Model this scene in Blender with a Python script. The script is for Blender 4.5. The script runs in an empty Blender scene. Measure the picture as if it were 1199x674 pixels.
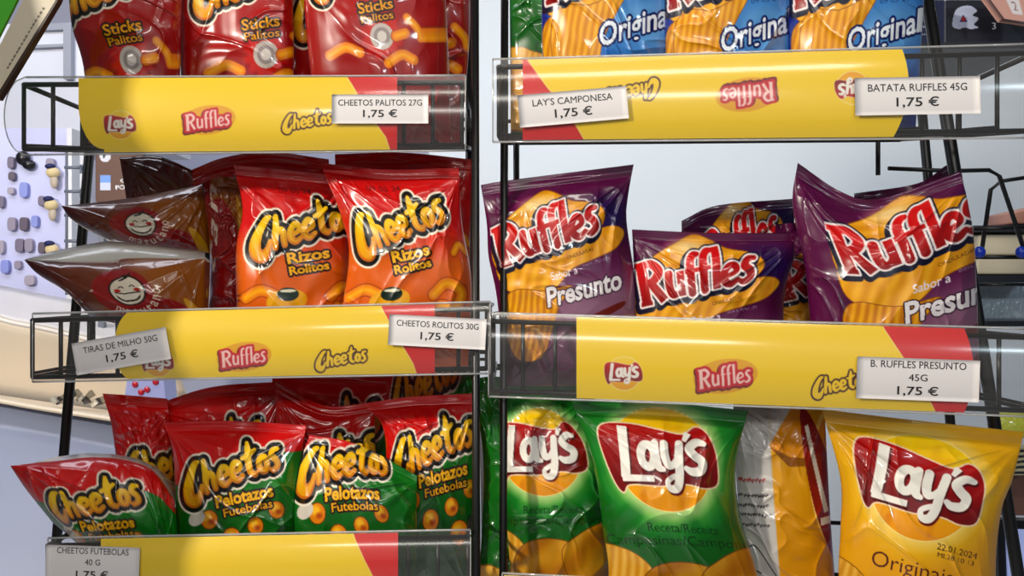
import bpy, math, random
import numpy as np
from mathutils import Vector

# ------------------------------------------------------------------ camera, light, exposure
SC = bpy.context.scene
COL = SC.collection
CAMZ = 1.35
F = 1000.0
CX, CY = 599.5, 337.0
cam_data = bpy.data.cameras.new('camera')
cam_data.sensor_width = 36.0
cam_data.lens = F / 1199.0 * 36.0
cam_data.clip_start = 0.02
cam = bpy.data.objects.new('camera', cam_data)
cam.location = (0, 0, CAMZ)
cam.rotation_euler = (math.radians(90), 0, 0)
COL.objects.link(cam)
SC.camera = cam
SC.view_settings.view_transform = 'Standard'
SC.view_settings.look = 'None'
SC.view_settings.gamma = 1
SC.view_settings.exposure = -0.38
SC.view_settings.use_curve_mapping = False
SC.cycles.max_bounces = 8
SC.cycles.transparent_max_bounces = 16

world = bpy.data.worlds.new('world')
SC.world = world
world.use_nodes = True
world.node_tree.nodes['Background'].inputs[0].default_value = (0.80, 0.86, 1.0, 1)
world.node_tree.nodes['Background'].inputs[1].default_value = 0.07


def area(name, loc, target, sx, sy, power, color=(1, 1, 1)):
    l = bpy.data.lights.new(name, 'AREA')
    l.shape = 'RECTANGLE'
    l.size, l.size_y = sx, sy
    l.energy = power
    l.color = color
    o = bpy.data.objects.new(name, l)
    o.location = loc
    o.rotation_euler = (Vector(target) - Vector(loc)).to_track_quat('-Z', 'Y').to_euler()
    COL.objects.link(o)
    return o


area('ceiling_tube_lamp_front', (0.10, -0.60, CAMZ + 1.35), (0, 0.9, CAMZ), 1.1, 0.12, 10, (1.0, 0.94, 0.84))
area('ceiling_lamp_over_rack', (0.15, 0.20, CAMZ + 1.30), (0, 0.95, CAMZ), 0.9, 0.30, 4, (1.0, 0.95, 0.88))
area('key_light_left', (-2.2, -0.8, CAMZ + 1.1), (0, 0.9, CAMZ), 0.14, 0.14, 104, (1.0, 0.93, 0.80))  # added key light; the board out of view cuts it off at the left
area('hall_tube_lamp', (-0.35, -3.2, CAMZ + 1.20), (-0.1, 0.9, CAMZ), 1.6, 0.15, 34, (1.0, 0.97, 0.90))
area('hall_tube_lamp_right', (1.95, -3.2, CAMZ + 1.28), (0.3, 0.9, CAMZ), 0.6, 0.15, 22, (0.75, 0.92, 1.0))
area('soft_fill_behind', (0.3, -2.6, CAMZ + 0.1), (0, 0.9, CAMZ), 3.2, 1.6, 6, (1.0, 0.97, 0.93))  # soft fill added behind the camera, no window known there
area('ceiling_lamp_hall', (0.6, 2.1, CAMZ + 1.4), (0.6, 3.4, CAMZ - 0.2), 2.4, 0.5, 29, (0.90, 0.95, 1.0))
area('ceiling_lamp_hall_left', (-1.5, 1.5, CAMZ + 1.4), (-1.6, 2.9, CAMZ - 0.3), 1.6, 0.5, 22, (0.86, 0.89, 1.0))


# ------------------------------------------------------------------ helpers
def P(px, py, d):
    return Vector(((px - CX) / F * d, d, CAMZ - (py - CY) / F * d))


def PA(px, py, d):
    px, py, d = np.broadcast_arrays(np.asarray(px, float), np.asarray(py, float), np.asarray(d, float))
    return np.stack([(px - CX) / F * d, d, CAMZ - (py - CY) / F * d], -1)


def lin(c):
    c = np.asarray(c, float)
    return np.where(c <= 0.04045, c / 12.92, ((c + 0.055) / 1.055) ** 2.4)


def rgb(r, g, b):
    return (r / 255.0, g / 255.0, b / 255.0)


MATS = {}


def mat(name, color=None, rough=0.5, metal=0.0, coat=0.0, coat_rough=0.08, vcol=False, spec=0.5, emit=0.0, noise=0.0, nscale=30, bump=0.0):
    if name in MATS:
        return MATS[name]
    m = bpy.data.materials.new(name)
    m.use_nodes = True
    nt = m.node_tree
    b = nt.nodes['Principled BSDF']
    b.inputs['Roughness'].default_value = rough
    b.inputs['Metallic'].default_value = metal
    b.inputs['Coat Weight'].default_value = coat
    b.inputs['Coat Roughness'].default_value = coat_rough
    b.inputs['Specular IOR Level'].default_value = spec
    if vcol:
        a = nt.nodes.new('ShaderNodeVertexColor')
        a.layer_name = 'print'
        nt.links.new(a.outputs['Color'], b.inputs['Base Color'])
    else:
        c = tuple(float(v) for v in lin(color)) + (1,)
        b.inputs['Base Color'].default_value = c
        if noise:
            tc = nt.nodes.new('ShaderNodeTexCoord')
            n = nt.nodes.new('ShaderNodeTexNoise')
            n.inputs['Scale'].default_value = nscale
            mx = nt.nodes.new('ShaderNodeMix')
            mx.data_type = 'RGBA'
            mx.inputs[6].default_value = tuple(v * (1 - noise) for v in c[:3]) + (1,)
            mx.inputs[7].default_value = tuple(min(1, v * (1 + noise)) for v in c[:3]) + (1,)
            nt.links.new(tc.outputs['Object'], n.inputs['Vector'])
            nt.links.new(n.outputs['Fac'], mx.inputs[0])
            nt.links.new(mx.outputs[2], b.inputs['Base Color'])
        if emit:
            b.inputs['Emission Color'].default_value = c
            b.inputs['Emission Strength'].default_value = emit
    if bump:
        tc = nt.nodes.new('ShaderNodeTexCoord')
        n = nt.nodes.new('ShaderNodeTexNoise')
        n.inputs['Scale'].default_value = 90
        n.inputs['Detail'].default_value = 3
        bp = nt.nodes.new('ShaderNodeBump')
        bp.inputs['Strength'].default_value = bump
        bp.inputs['Distance'].default_value = 0.004
        nt.links.new(tc.outputs['Object'], n.inputs['Vector'])
        nt.links.new(n.outputs['Fac'], bp.inputs['Height'])
        nt.links.new(bp.outputs['Normal'], b.inputs['Normal'])
    MATS[name] = m
    return m


def clear_mat(name, tint=(0.93, 0.925, 0.92), haze=0.035, base_gloss=0.0):
    if name in MATS:
        return MATS[name]
    m = bpy.data.materials.new(name)
    m.use_nodes = True
    nt = m.node_tree
    nt.nodes.remove(nt.nodes['Principled BSDF'])
    out = nt.nodes['Material Output']
    tr = nt.nodes.new('ShaderNodeBsdfTransparent')
    tr.inputs[0].default_value = tint + (1,)
    gl = nt.nodes.new('ShaderNodeBsdfGlossy')
    gl.inputs['Roughness'].default_value = 0.13
    di = nt.nodes.new('ShaderNodeBsdfDiffuse')
    di.inputs[0].default_value = (0.75, 0.75, 0.75, 1)
    fr = nt.nodes.new('ShaderNodeFresnel')
    # thin sheet: the same reflectance from either side
    geo = nt.nodes.new('ShaderNodeNewGeometry')
    ior = nt.nodes.new('ShaderNodeMath')
    ior.operation = 'MULTIPLY_ADD'
    ior.inputs[1].default_value = -(1.5 - 1 / 1.5)
    ior.inputs[2].default_value = 1.5
    nt.links.new(geo.outputs['Backfacing'], ior.inputs[0])
    nt.links.new(ior.outputs[0], fr.inputs[0])
    ad = nt.nodes.new('ShaderNodeMath')
    ad.operation = 'ADD'
    ad.inputs[1].default_value = base_gloss
    m1 = nt.nodes.new('ShaderNodeMixShader')
    m1.inputs[0].default_value = haze
    m2 = nt.nodes.new('ShaderNodeMixShader')
    nt.links.new(tr.outputs[0], m1.inputs[1])
    nt.links.new(di.outputs[0], m1.inputs[2])
    nt.links.new(fr.outputs[0], ad.inputs[0])
    nt.links.new(ad.outputs[0], m2.inputs[0])
    nt.links.new(m1.outputs[0], m2.inputs[1])
    nt.links.new(gl.outputs[0], m2.inputs[2])
    nt.links.new(m2.outputs[0], out.inputs[0])
    MATS[name] = m
    return m


FILM = mat('printed_glossy_film', rough=0.32, coat=0.7, coat_rough=0.07, vcol=True, spec=0.4)
PAPER_PRINT = mat('printed_card', rough=0.38, coat=0.25, coat_rough=0.12, vcol=True)
MATTE_PRINT = mat('printed_matte_pack', rough=0.5, vcol=True)
FOIL = mat('silver_inner_film', rgb(190, 185, 180), rough=0.28, metal=0.7)
BLACK_WIRE = mat('black_coated_wire', rgb(14, 14, 15), rough=0.35)
CLEAR = clear_mat('clear_acrylic')
CARD = mat('white_price_card', rgb(222, 216, 216), rough=0.45)
INK = mat('black_print', rgb(25, 22, 24), rough=0.5)
WHITE_WALL = mat('white_painted_wall', rgb(226, 232, 238), rough=0.6, noise=0.04, nscale=3)


def tag(o, label=None, cat=None, group=None, kind=None):
    if label: o['label'] = label
    if cat: o['category'] = cat
    if group: o['group'] = group
    if kind: o['kind'] = kind
    return o


def mesh_np(name, V, Q, material=None, parent=None, smooth=True, colors=None, mats=None, mat_idx=None):
    """V (n,3), Q (m,4) or (m,3) -> one object with its origin at the base of the shape"""
    V = np.asarray(V, float)
    Q = np.asarray(Q, np.int32)
    o0 = np.array([V[:, 0].mean(), V[:, 1].mean(), V[:, 2].min()]) if parent is None else np.zeros(3)
    if parent is not None:
        o0 = np.array(parent.location)
    me = bpy.data.meshes.new(name)
    me.vertices.add(len(V))
    me.vertices.foreach_set('co', (V - o0).astype(np.float32).ravel())
    k = Q.shape[1]
    me.loops.add(Q.size)
    me.loops.foreach_set('vertex_index', Q.ravel())
    me.polygons.add(len(Q))
    me.polygons.foreach_set('loop_start', np.arange(0, Q.size, k, dtype=np.int32))
    me.polygons.foreach_set('loop_total', np.full(len(Q), k, np.int32))
    me.update(calc_edges=True)
    if smooth:
        me.polygons.foreach_set('use_smooth', np.ones(len(Q), bool))
    if colors is not None:
        ca = me.color_attributes.new('print', 'FLOAT_COLOR', 'POINT')
        c4 = np.ones((len(V), 4), np.float32)
        cc = lin(np.clip(colors, 0, 1)) ** (1.22 if material is FILM else 1.0)
        g = cc.mean(1, keepdims=True)      # press inks: a little richer than the sketch colours
        c4[:, :3] = np.clip(g + (cc - g) * 1.12, .002, .95)
        ca.data.foreach_set('color', c4.ravel())
    for m in (mats or [material]):
        me.materials.append(m)
    if mat_idx is not None:
        me.polygons.foreach_set('material_index', np.asarray(mat_idx, np.int32))
    me.validate()
    o = bpy.data.objects.new(name, me)
    COL.objects.link(o)
    if parent is None:
        o.location = o0
    else:
        o.parent = parent
    return o


def empty(name, loc):
    o = bpy.data.objects.new(name, None)
    o.empty_display_size = 0.02
    o.location = loc
    COL.objects.link(o)
    return o


class MB:
    """collects shapes in world space, builds one mesh"""
    def __init__(s):
        s.v, s.f, s.m = [], [], []

    def add(s, v, f, mi=0):
        n = len(s.v)
        s.v += [tuple(p) for p in v]
        s.f += [tuple(i + n for i in q) for q in f]
        s.m += [mi] * len(f)

    def box(s, lo, hi, mi=0, bev=0.0):
        x0, y0, z0 = lo
        x1, y1, z1 = hi
        s.add([(x0, y0, z0), (x1, y0, z0), (x1, y1, z0), (x0, y1, z0), (x0, y0, z1), (x1, y0, z1), (x1, y1, z1), (x0, y1, z1)],
              [(0, 3, 2, 1), (4, 5, 6, 7), (0, 1, 5, 4), (1, 2, 6, 5), (2, 3, 7, 6), (3, 0, 4, 7)], mi)

    def tube(s, pts, r, n=10, mi=0):
        pts = [Vector(p) for p in pts]
        rings = []
        for i, p in enumerate(pts):
            a = pts[max(0, i - 1)]
            b = pts[min(len(pts) - 1, i + 1)]
            t = (b - a).normalized()
            up = Vector((0, 0, 1)) if abs(t.z) < 0.9 else Vector((0, 1, 0))
            u = t.cross(up).normalized()
            w = t.cross(u)
            rr = r[i] if isinstance(r, (list, tuple)) else r
            rings.append([p + (u * math.cos(2 * math.pi * k / n) + w * math.sin(2 * math.pi * k / n)) * rr for k in range(n)])
        v = [q for ring in rings for q in ring]
        f = []
        for i in range(len(pts) - 1):
            for k in range(n):
                f.append((i * n + k, i * n + (k + 1) % n, (i + 1) * n + (k + 1) % n, (i + 1) * n + k))
        f.append(tuple(range(n - 1, -1, -1)))
        f.append(tuple((len(pts) - 1) * n + k for k in range(n)))
        s.add(v, f, mi)

    def prism(s, poly, d0, d1, mi=0):
        """pixel outline extruded from depth d0 to d1, keeping its size at d0"""
        a = [P(x, y, d0) for x, y in poly]
        b = [p + Vector((0, d1 - d0, 0)) for p in a]
        n = len(a)
        s.add(a + b, [tuple(range(n)), tuple(range(2 * n - 1, n - 1, -1))] +
              [(i, i + n, (i + 1) % n + n, (i + 1) % n) for i in range(n)], mi)

    def ball(s, c, r, seg=12, rings=8, mi=0, sc=(1, 1, 1)):
        v = []
        for i in range(rings + 1):
            th = math.pi * i / rings
            for k in range(seg):
                ph = 2 * math.pi * k / seg
                v.append((c[0] + r * sc[0] * math.sin(th) * math.cos(ph), c[1] + r * sc[1] * math.sin(th) * math.sin(ph), c[2] + r * sc[2] * math.cos(th)))
        f = [(i * seg + k, (i + 1) * seg + k, (i + 1) * seg + (k + 1) % seg, i * seg + (k + 1) % seg) for i in range(rings) for k in range(seg)]
        s.add(v, f, mi)

    def build(s, name, material, parent=None, smooth=False, bevel=0.0):
        V = np.array(s.v)
        o0 = np.array([V[:, 0].mean(), V[:, 1].mean(), V[:, 2].min()]) if parent is None else np.array(parent.location)
        me = bpy.data.meshes.new(name)
        me.from_pydata([tuple(p) for p in (V - o0)], [], s.f)
        mats = material if isinstance(material, list) else [material]
        for m in mats:
            me.materials.append(m)
        me.polygons.foreach_set('material_index', np.array(s.m, np.int32))
        if smooth:
            me.polygons.foreach_set('use_smooth', np.ones(len(s.f), bool))
        me.validate()
        o = bpy.data.objects.new(name, me)
        COL.objects.link(o)
        if parent is None:
            o.location = o0
        else:
            o.parent = parent
        if bevel:
            bm = o.modifiers.new('bevel', 'BEVEL')
            bm.width = bevel
            bm.segments = 3
            bm.limit_method = 'ANGLE'
        return o


# ------------------------------------------------------------------ noise
def _tab(seed):
    return np.random.RandomState(seed).rand(64, 64)


def vnoise(x, y, seed=0):
    t = _tab(seed)
    x = np.asarray(x, float)
    y = np.asarray(y, float)
    xi = np.floor(x).astype(int)
    yi = np.floor(y).astype(int)
    fx = x - xi
    fy = y - yi
    fx = fx * fx * fx * (fx * (fx * 6 - 15) + 10)
    fy = fy * fy * fy * (fy * (fy * 6 - 15) + 10)
    a = t[yi % 64, xi % 64]
    b = t[yi % 64, (xi + 1) % 64]
    c = t[(yi + 1) % 64, xi % 64]
    d = t[(yi + 1) % 64, (xi + 1) % 64]
    return (a * (1 - fx) + b * fx) * (1 - fy) + (c * (1 - fx) + d * fx) * fy


def ridge(x, y, seed=0):
    return 1 - np.abs(2 * vnoise(x, y, seed) - 1)


# ------------------------------------------------------------------ lettering and artwork canvas
_TX = {}


def text_tris(s, off=0.0):
    k = (s, off)
    if k in _TX:
        return _TX[k]
    cu = bpy.data.curves.new('lettering', 'FONT')
    cu.body = s
    cu.size = 1
    cu.offset = off
    cu.resolution_u = 3
    ob = bpy.data.objects.new('lettering', cu)
    COL.objects.link(ob)
    bpy.context.view_layer.update()
    ev = ob.evaluated_get(bpy.context.evaluated_depsgraph_get())
    me = ev.to_mesh()
    me.calc_loop_triangles()
    V = np.array([v.co[:2] for v in me.vertices]).reshape(-1, 2)
    T = np.array([t.vertices[:] for t in me.loop_triangles]).reshape(-1, 3)
    ev.to_mesh_clear()
    bpy.data.objects.remove(ob)
    bpy.data.curves.remove(cu)
    lo, hi = V.min(0), V.max(0)
    V = (V - (lo + hi) / 2)
    _TX[k] = (V, T, hi - lo)
    return _TX[k]


def crom(pts, n=7):
    """Catmull-Rom through (x,y,r) points"""
    p = np.array(pts, float)
    if len(p) < 3:
        return p
    q = np.vstack([2 * p[0] - p[1], p, 2 * p[-1] - p[-2]])
    out = []
    for i in range(1, len(q) - 2):
        for t in np.linspace(0, 1, n, endpoint=False):
            a, b, c, d = q[i - 1], q[i], q[i + 1], q[i + 2]
            out.append(0.5 * ((2 * b) + (-a + c) * t + (2 * a - 5 * b + 4 * c - d) * t * t + (-a + 3 * b - 3 * c + d) * t ** 3))
    out.append(p[-1])
    return np.array(out)


def ring(cx, cy, rx, ry, r, rot=0):
    o = []
    for k in range(13):
        a = 2 * math.pi * k / 12
        x, y = rx * math.cos(a), ry * math.sin(a)
        o.append((cx + x * math.cos(rot) - y * math.sin(rot), cy + x * math.sin(rot) + y * math.cos(rot), r))
    return o


def letter_e(x, r=.17, y=0):
    return [(x + .12, y + .50, r * .7), (x + .62, y + .68, r * .8), (x + .60, y + .98, r * .9), (x + .34, y + 1.10, r), (x + .08, y + .80, r * 1.05), (x + .06, y + .35, r * 1.1), (x + .34, y + .06, r), (x + .72, y + .22, r * .75)]


CHEETOS = [('c', [(1.25, 1.95, .10), (.98, 1.86, .20), (.58, 1.35, .26), (.24, .62, .34), (.22, .02, .38), (.60, -.26, .36), (.98, .08, .20), (1.16, .50, .12)]),
           ('c', [(1.62, 1.85, .16), (1.58, 1.2, .20), (1.48, .55, .20), (1.46, .05, .19)]),
           ('c', [(1.50, .62, .15), (1.78, 1.02, .17), (2.02, .85, .18), (2.02, .45, .18), (2.06, .05, .18)]),
           ('c', letter_e(2.42, .19)),
           ('c', letter_e(3.30, .19, .02)),
           ('c', [(4.72, 2.05, .10), (4.66, 1.6, .20), (4.56, .9, .21), (4.58, .35, .20), (4.86, .08, .17), (5.0, .16, .12)]),
           ('c', [(4.20, 1.25, .12), (4.62, 1.32, .17), (5.12, 1.52, .10)]),
           ('c', ring(5.52, .55, .27, .42, .20)),
           ('c', [(6.60, 1.22, .12), (6.30, 1.20, .17), (6.16, .88, .19), (6.42, .58, .19), (6.46, .22, .19), (6.16, .02, .16), (5.98, .12, .10)])]
RUFFLES = [('l', [(.25, .02, .24), (.25, 2.05, .24)]), ('l', [(-.02, .0, .11), (.52, .0, .11)]), ('l', [(-.08, 2.0, .12), (.4, 2.0, .15)]),
           ('c', [(.3, 1.98, .17), (.78, 1.96, .20), (1.08, 1.52, .22), (.80, 1.12, .20), (.35, 1.02, .15)]),
           ('l', [(.62, 1.0, .2), (1.16, .02, .22)]),
           ('c', [(1.56, 1.28, .19), (1.54, .6, .19), (1.66, .18, .19), (1.95, .22, .16), (2.12, .5, .14)]),
           ('l', [(2.14, 1.28, .18), (2.14, .06, .18)]),
           ('c', [(3.02, 2.05, .13), (2.82, 2.02, .18), (2.66, 1.7, .19), (2.66, .9, .19), (2.66, .04, .19)]), ('l', [(2.42, 1.22, .12), (3.0, 1.22, .12)]),
           ('c', [(3.66, 2.12, .13), (3.46, 2.08, .18), (3.30, 1.75, .19), (3.30, .9, .19), (3.30, .04, .19)]), ('l', [(3.06, 1.22, .12), (3.62, 1.22, .12)]),
           ('l', [(3.92, 2.2, .19), (3.92, .04, .19)]),
           ('c', letter_e(4.24, .18)),
           ('c', [(5.70, 1.22, .13), (5.42, 1.24, .17), (5.28, .92, .19), (5.54, .60, .19), (5.58, .24, .19), (5.28, .04, .17), (5.08, .14, .11)])]
LAYS = [('l', [(.46, 2.12, .17), (.22, .02, .19)]), ('l', [(.10, -.06, .12), (1.48, -.06, .11)]),
        ('c', ring(1.36, .92, .30, .48, .16, -.1)), ('c', [(1.74, 1.46, .14), (1.72, .9, .17), (1.80, .46, .15), (2.02, .36, .08)]),
        ('c', [(2.14, 1.46, .15), (2.14, .95, .17), (2.26, .56, .15), (2.52, .62, .12), (2.72, .92, .10)]),
        ('c', [(2.80, 1.5, .15), (2.76, .8, .17), (2.72, 0.05, .17), (2.54, -.40, .16), (2.24, -.44, .12), (2.14, -.16, .09), (2.42, .06, .09), (2.8, .22, .06)]),
        ('l', [(3.14, 1.98, .12), (3.02, 1.68, .07)]),
        ('c', [(3.86, 1.62, .09), (3.52, 1.64, .15), (3.24, 1.34, .17), (3.46, 1.08, .17), (3.82, .82, .18), (3.74, .46, .17), (3.34, .36, .15), (3.08, .48, .09)])]


def sdf_strokes(x, y, strokes):
    d = np.full(x.shape, 1e9)
    for kind, pts in strokes:
        p = crom(pts) if kind == 'c' else np.array(pts, float)
        for a, b in zip(p[:-1], p[1:]):
            ax, ay, ra = a
            bx, by, rb = b
            ex, ey = bx - ax, by - ay
            L2 = ex * ex + ey * ey + 1e-9
            t = np.clip(((x - ax) * ex + (y - ay) * ey) / L2, 0, 1)
            if kind == 'l':   # flat-ended bar
                L = math.sqrt(L2)
                tx = ((x - ax) * ex + (y - ay) * ey) / L
                ty = np.abs((x - ax) * ey - (y - ay) * ex) / L
                r = ra + (rb - ra) * np.clip(tx / L, 0, 1)
                qx = np.abs(tx - L / 2) - L / 2 - min(ra, rb) * .25
                qy = ty - r
                dd = np.hypot(np.maximum(qx, 0), np.maximum(qy, 0)) + np.minimum(np.maximum(qx, qy), 0)
            else:
                dd = np.hypot(x - ax - t * ex, y - ay - t * ey) - (ra + (rb - ra) * t)
            d = np.minimum(d, dd)
    return d


def sdf_poly(x, y, poly):
    p = np.array(poly, float)
    d = np.full(x.shape, 1e9)
    inside = np.zeros(x.shape, bool)
    for a, b in zip(p, np.roll(p, -1, 0)):
        e = b - a
        w0, w1 = x - a[0], y - a[1]
        t = np.clip((w0 * e[0] + w1 * e[1]) / (e @ e + 1e-12), 0, 1)
        d = np.minimum(d, np.hypot(w0 - e[0] * t, w1 - e[1] * t))
        c = ((a[1] > y) != (b[1] > y))
        with np.errstate(divide='ignore', invalid='ignore'):
            xi = (b[0] - a[0]) * (y - a[1]) / (b[1] - a[1] + 1e-12) + a[0]
        inside ^= c & (x < xi)
    return np.where(inside, -d, d)


def smooth_poly(pts, n=6):
    p = [tuple(q) + (0,) for q in pts]
    q = np.array(p, float)
    m = len(q)
    out = []
    for i in range(m):
        a, b, c, d = q[(i - 1) % m], q[i], q[(i + 1) % m], q[(i + 2) % m]
        for t in np.linspace(0, 1, n, endpoint=False):
            out.append(0.5 * ((2 * b) + (-a + c) * t + (2 * a - 5 * b + 4 * c - d) * t * t + (-a + 3 * b - 3 * c + d) * t ** 3))
    return [(o[0], o[1]) for o in out]


class Canvas:
    def __init__(s, w, h, S, color):
        s.w, s.h, s.S = w, h, S
        s.W, s.H = int(w * S), int(h * S)
        s.X, s.Y = np.meshgrid((np.arange(s.W) + .5) / S, (np.arange(s.H) + .5) / S)
        s.img = np.ones((s.H, s.W, 3)) * np.array(color)

    def fill(s, alpha, color):
        c = np.asarray(color, float)
        if c.ndim == 1:
            c = c[None, None, :]
        s.img = s.img * (1 - alpha[..., None]) + c * alpha[..., None]

    def aa(s, d):
        return np.clip(.5 - d * s.S, 0, 1)

    def grad(s, c0, c1, t):
        t = np.clip(t, 0, 1)[..., None]
        return np.array(c0) * (1 - t) + np.array(c1) * t

    def poly(s, pts, color, smooth=False, soft=0, alpha=1.0):
        d = sdf_poly(s.X, s.Y, smooth_poly(pts) if smooth else pts)
        a = s.aa(d) if not soft else np.clip(.5 - d / soft, 0, 1)
        s.fill(a * alpha, color)
        return d

    def ell(s, cx, cy, rx, ry, color, rot=0, soft=0, alpha=1.0):
        a = math.radians(rot)
        dx, dy = s.X - cx, s.Y - cy
        x = dx * math.cos(a) + dy * math.sin(a)
        y = -dx * math.sin(a) + dy * math.cos(a)
        d = (np.hypot(x / rx, y / ry) - 1) * min(rx, ry)
        s.fill((s.aa(d) if not soft else np.clip(.5 - d / soft, 0, 1)) * alpha, color)

    def local(s, ox, oy, k, rot, shear=0.0, flip=False):
        a = math.radians(rot)
        dx, dy = (s.X - ox) / k, -(s.Y - oy) / k
        x = dx * math.cos(a) + dy * math.sin(a)
        y = -dx * math.sin(a) + dy * math.cos(a)
        if flip:
            x, y = -x, -y
        return x - shear * y, y

    def logo_cheetos(s, ox, oy, k, rot, flip=False, small=False):
        x, y = s.local(ox, oy, k, rot, .10, flip)
        # tighten letters growing towards the C
        d = sdf_strokes(x, y, CHEETOS) * k
        if not small:
            s.fill(s.aa(d - .40 * k), rgb(238, 228, 214))
            s.fill(s.aa(d - .27 * k), rgb(22, 12, 12))
            s.fill(s.aa(d - .02 * k), s.grad(rgb(200, 120, 20), rgb(240, 200, 70), (y + .3) / 1.5))
            s.fill(s.aa(d + .13 * k) * .45, rgb(246, 214, 110))
        else:
            s.fill(s.aa(d - .22 * k), rgb(70, 32, 14))
            s.fill(s.aa(d - .0 * k), rgb(245, 205, 40))

    def logo_ruffles(s, ox, oy, k, rot, flip=False, small=False):
        x, y = s.local(ox, oy, k, rot, .08, flip)
        d = sdf_strokes(x, y, RUFFLES) * k
        d2 = sdf_strokes(x + .10, y + .14, RUFFLES) * k
        if small:
            s.ell(ox + math.cos(math.radians(rot)) * 2.9 * k * (-1 if flip else 1), oy + (1 if flip else -1) * 1.4 * k, 3.6 * k, 1.9 * k, rgb(228, 168, 60), rot=-rot)
            s.fill(s.aa(d2 - .34 * k), rgb(110, 20, 30))
            s.fill(s.aa(d - .24 * k), rgb(196, 36, 52))
            s.fill(s.aa(d + .05 * k), rgb(246, 206, 200))
        else:
            s.fill(s.aa(np.minimum(d2 - .22 * k, d - .17 * k)), rgb(20, 20, 52))
            s.fill(s.aa(d - .10 * k), rgb(236, 226, 224))
            s.fill(s.aa(d - .0 * k), s.grad(rgb(150, 14, 24), rgb(206, 34, 34), y / 1.6))

    def logo_lays(s, ox, oy, k, rot=0, flip=False, small=False, glow=rgb(200, 220, 150), sun=True):
        """ox, oy: left end of the letters' baseline"""
        x, y = s.local(ox, oy, k, rot, 0, flip)
        cx, cy, R = 2.05, .80, 2.22
        rr = np.hypot(x - cx, y - cy)
        if not small:
            s.fill(np.clip((R + .62 - rr) / .5, 0, 1) * .85, glow)
        s.fill(s.aa((rr - R - (.1 if small else .04)) * k), rgb(246, 232, 170))
        c = s.grad(rgb(232, 160, 46), rgb(246, 210, 80), (y - cy) / (2 * R) + .55)
        s.fill(s.aa((rr - R) * k), c)
        if not small:   # folds of the printed golden disc
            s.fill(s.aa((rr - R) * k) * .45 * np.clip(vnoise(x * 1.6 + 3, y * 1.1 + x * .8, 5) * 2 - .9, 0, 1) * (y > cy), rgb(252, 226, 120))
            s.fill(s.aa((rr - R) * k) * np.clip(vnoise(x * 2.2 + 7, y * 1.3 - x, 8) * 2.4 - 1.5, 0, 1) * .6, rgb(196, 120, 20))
        ban = [(-.58, 1.80), (-.22, 2.26), (.85, 2.27), (1.95, 2.05), (2.95, 1.92), (3.45, 2.30), (3.95, 2.05), (4.42, 1.18), (4.48, 0.0), (3.85, -.28), (3.05, -.18),
               (1.8, -.34), (.35, -.32), (.0, -.66), (-.34, -.20), (-.58, .75)]
        d = sdf_poly(x, y, smooth_poly(ban, 4)) * k
        s.fill(s.aa(d - .07 * k), rgb(240, 220, 190))
        s.fill(s.aa(d), s.grad(rgb(128, 8, 20), rgb(186, 24, 30), y / 2.2))
        dl = sdf_strokes(x, y, LAYS) * k
        if not small:
            s.fill(s.aa(sdf_strokes(x - .06, y + .08, LAYS) * k - .05 * k) * .8, rgb(80, 4, 12))
        s.fill(s.aa(dl - (.03 if not small else .05) * k), rgb(244, 240, 232))

    def text(s, st, cx, cy, w, h, rot=0, color=(1, 1, 1), shear=0.0, outline=None, ow=0, bold=0.0, alpha=1.0, shadow=None):
        V, T, sz = text_tris(st, bold)
        v = V * np.array([w / sz[0], h / sz[1]])
        v = np.stack([v[:, 0] + shear * v[:, 1], -v[:, 1]], 1)
        a = math.radians(rot)
        R = np.array([[math.cos(a), math.sin(a)], [-math.sin(a), math.cos(a)]])
        v = (v @ R.T + np.array([cx, cy])) * s.S
        m = np.zeros((s.H, s.W))
        for t in T:
            p = v[t]
            x0, y0 = np.maximum(np.floor(p.min(0)).astype(int), 0)
            x1, y1 = np.ceil(p.max(0)).astype(int) + 1
            x1, y1 = min(x1, s.W), min(y1, s.H)
            if x1 <= x0 or y1 <= y0:
                continue
            gx, gy = np.meshgrid(np.arange(x0, x1) + .5, np.arange(y0, y1) + .5)
            def ed(a_, b_):
                return (b_[0] - a_[0]) * (gy - a_[1]) - (b_[1] - a_[1]) * (gx - a_[0])
            e0, e1, e2 = ed(p[0], p[1]), ed(p[1], p[2]), ed(p[2], p[0])
            ins = ((e0 >= 0) & (e1 >= 0) & (e2 >= 0)) | ((e0 <= 0) & (e1 <= 0) & (e2 <= 0))
            m[y0:y1, x0:x1] = np.maximum(m[y0:y1, x0:x1], ins)
        if outline is not None:
            r = max(1, int(round(ow * s.S)))
            o = m.copy()
            for dy in range(-r, r + 1):
                for dx in range(-r, r + 1):
                    if dx * dx + dy * dy <= r * r + 1:
                        o = np.maximum(o, np.roll(np.roll(m, dy, 0), dx, 1))
            s.fill(o * alpha, outline)
        s.fill(m * alpha, color)

    def sample(s, u, v):
        x = np.clip(u * s.S - .5, 0, s.W - 1.001)
        y = np.clip(v * s.S - .5, 0, s.H - 1.001)
        xi, yi = x.astype(int), y.astype(int)
        fx, fy = (x - xi)[..., None], (y - yi)[..., None]
        I = s.img
        return (I[yi, xi] * (1 - fx) + I[yi, xi + 1] * fx) * (1 - fy) + (I[yi + 1, xi] * (1 - fx) + I[yi + 1, xi + 1] * fx) * fy


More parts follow.
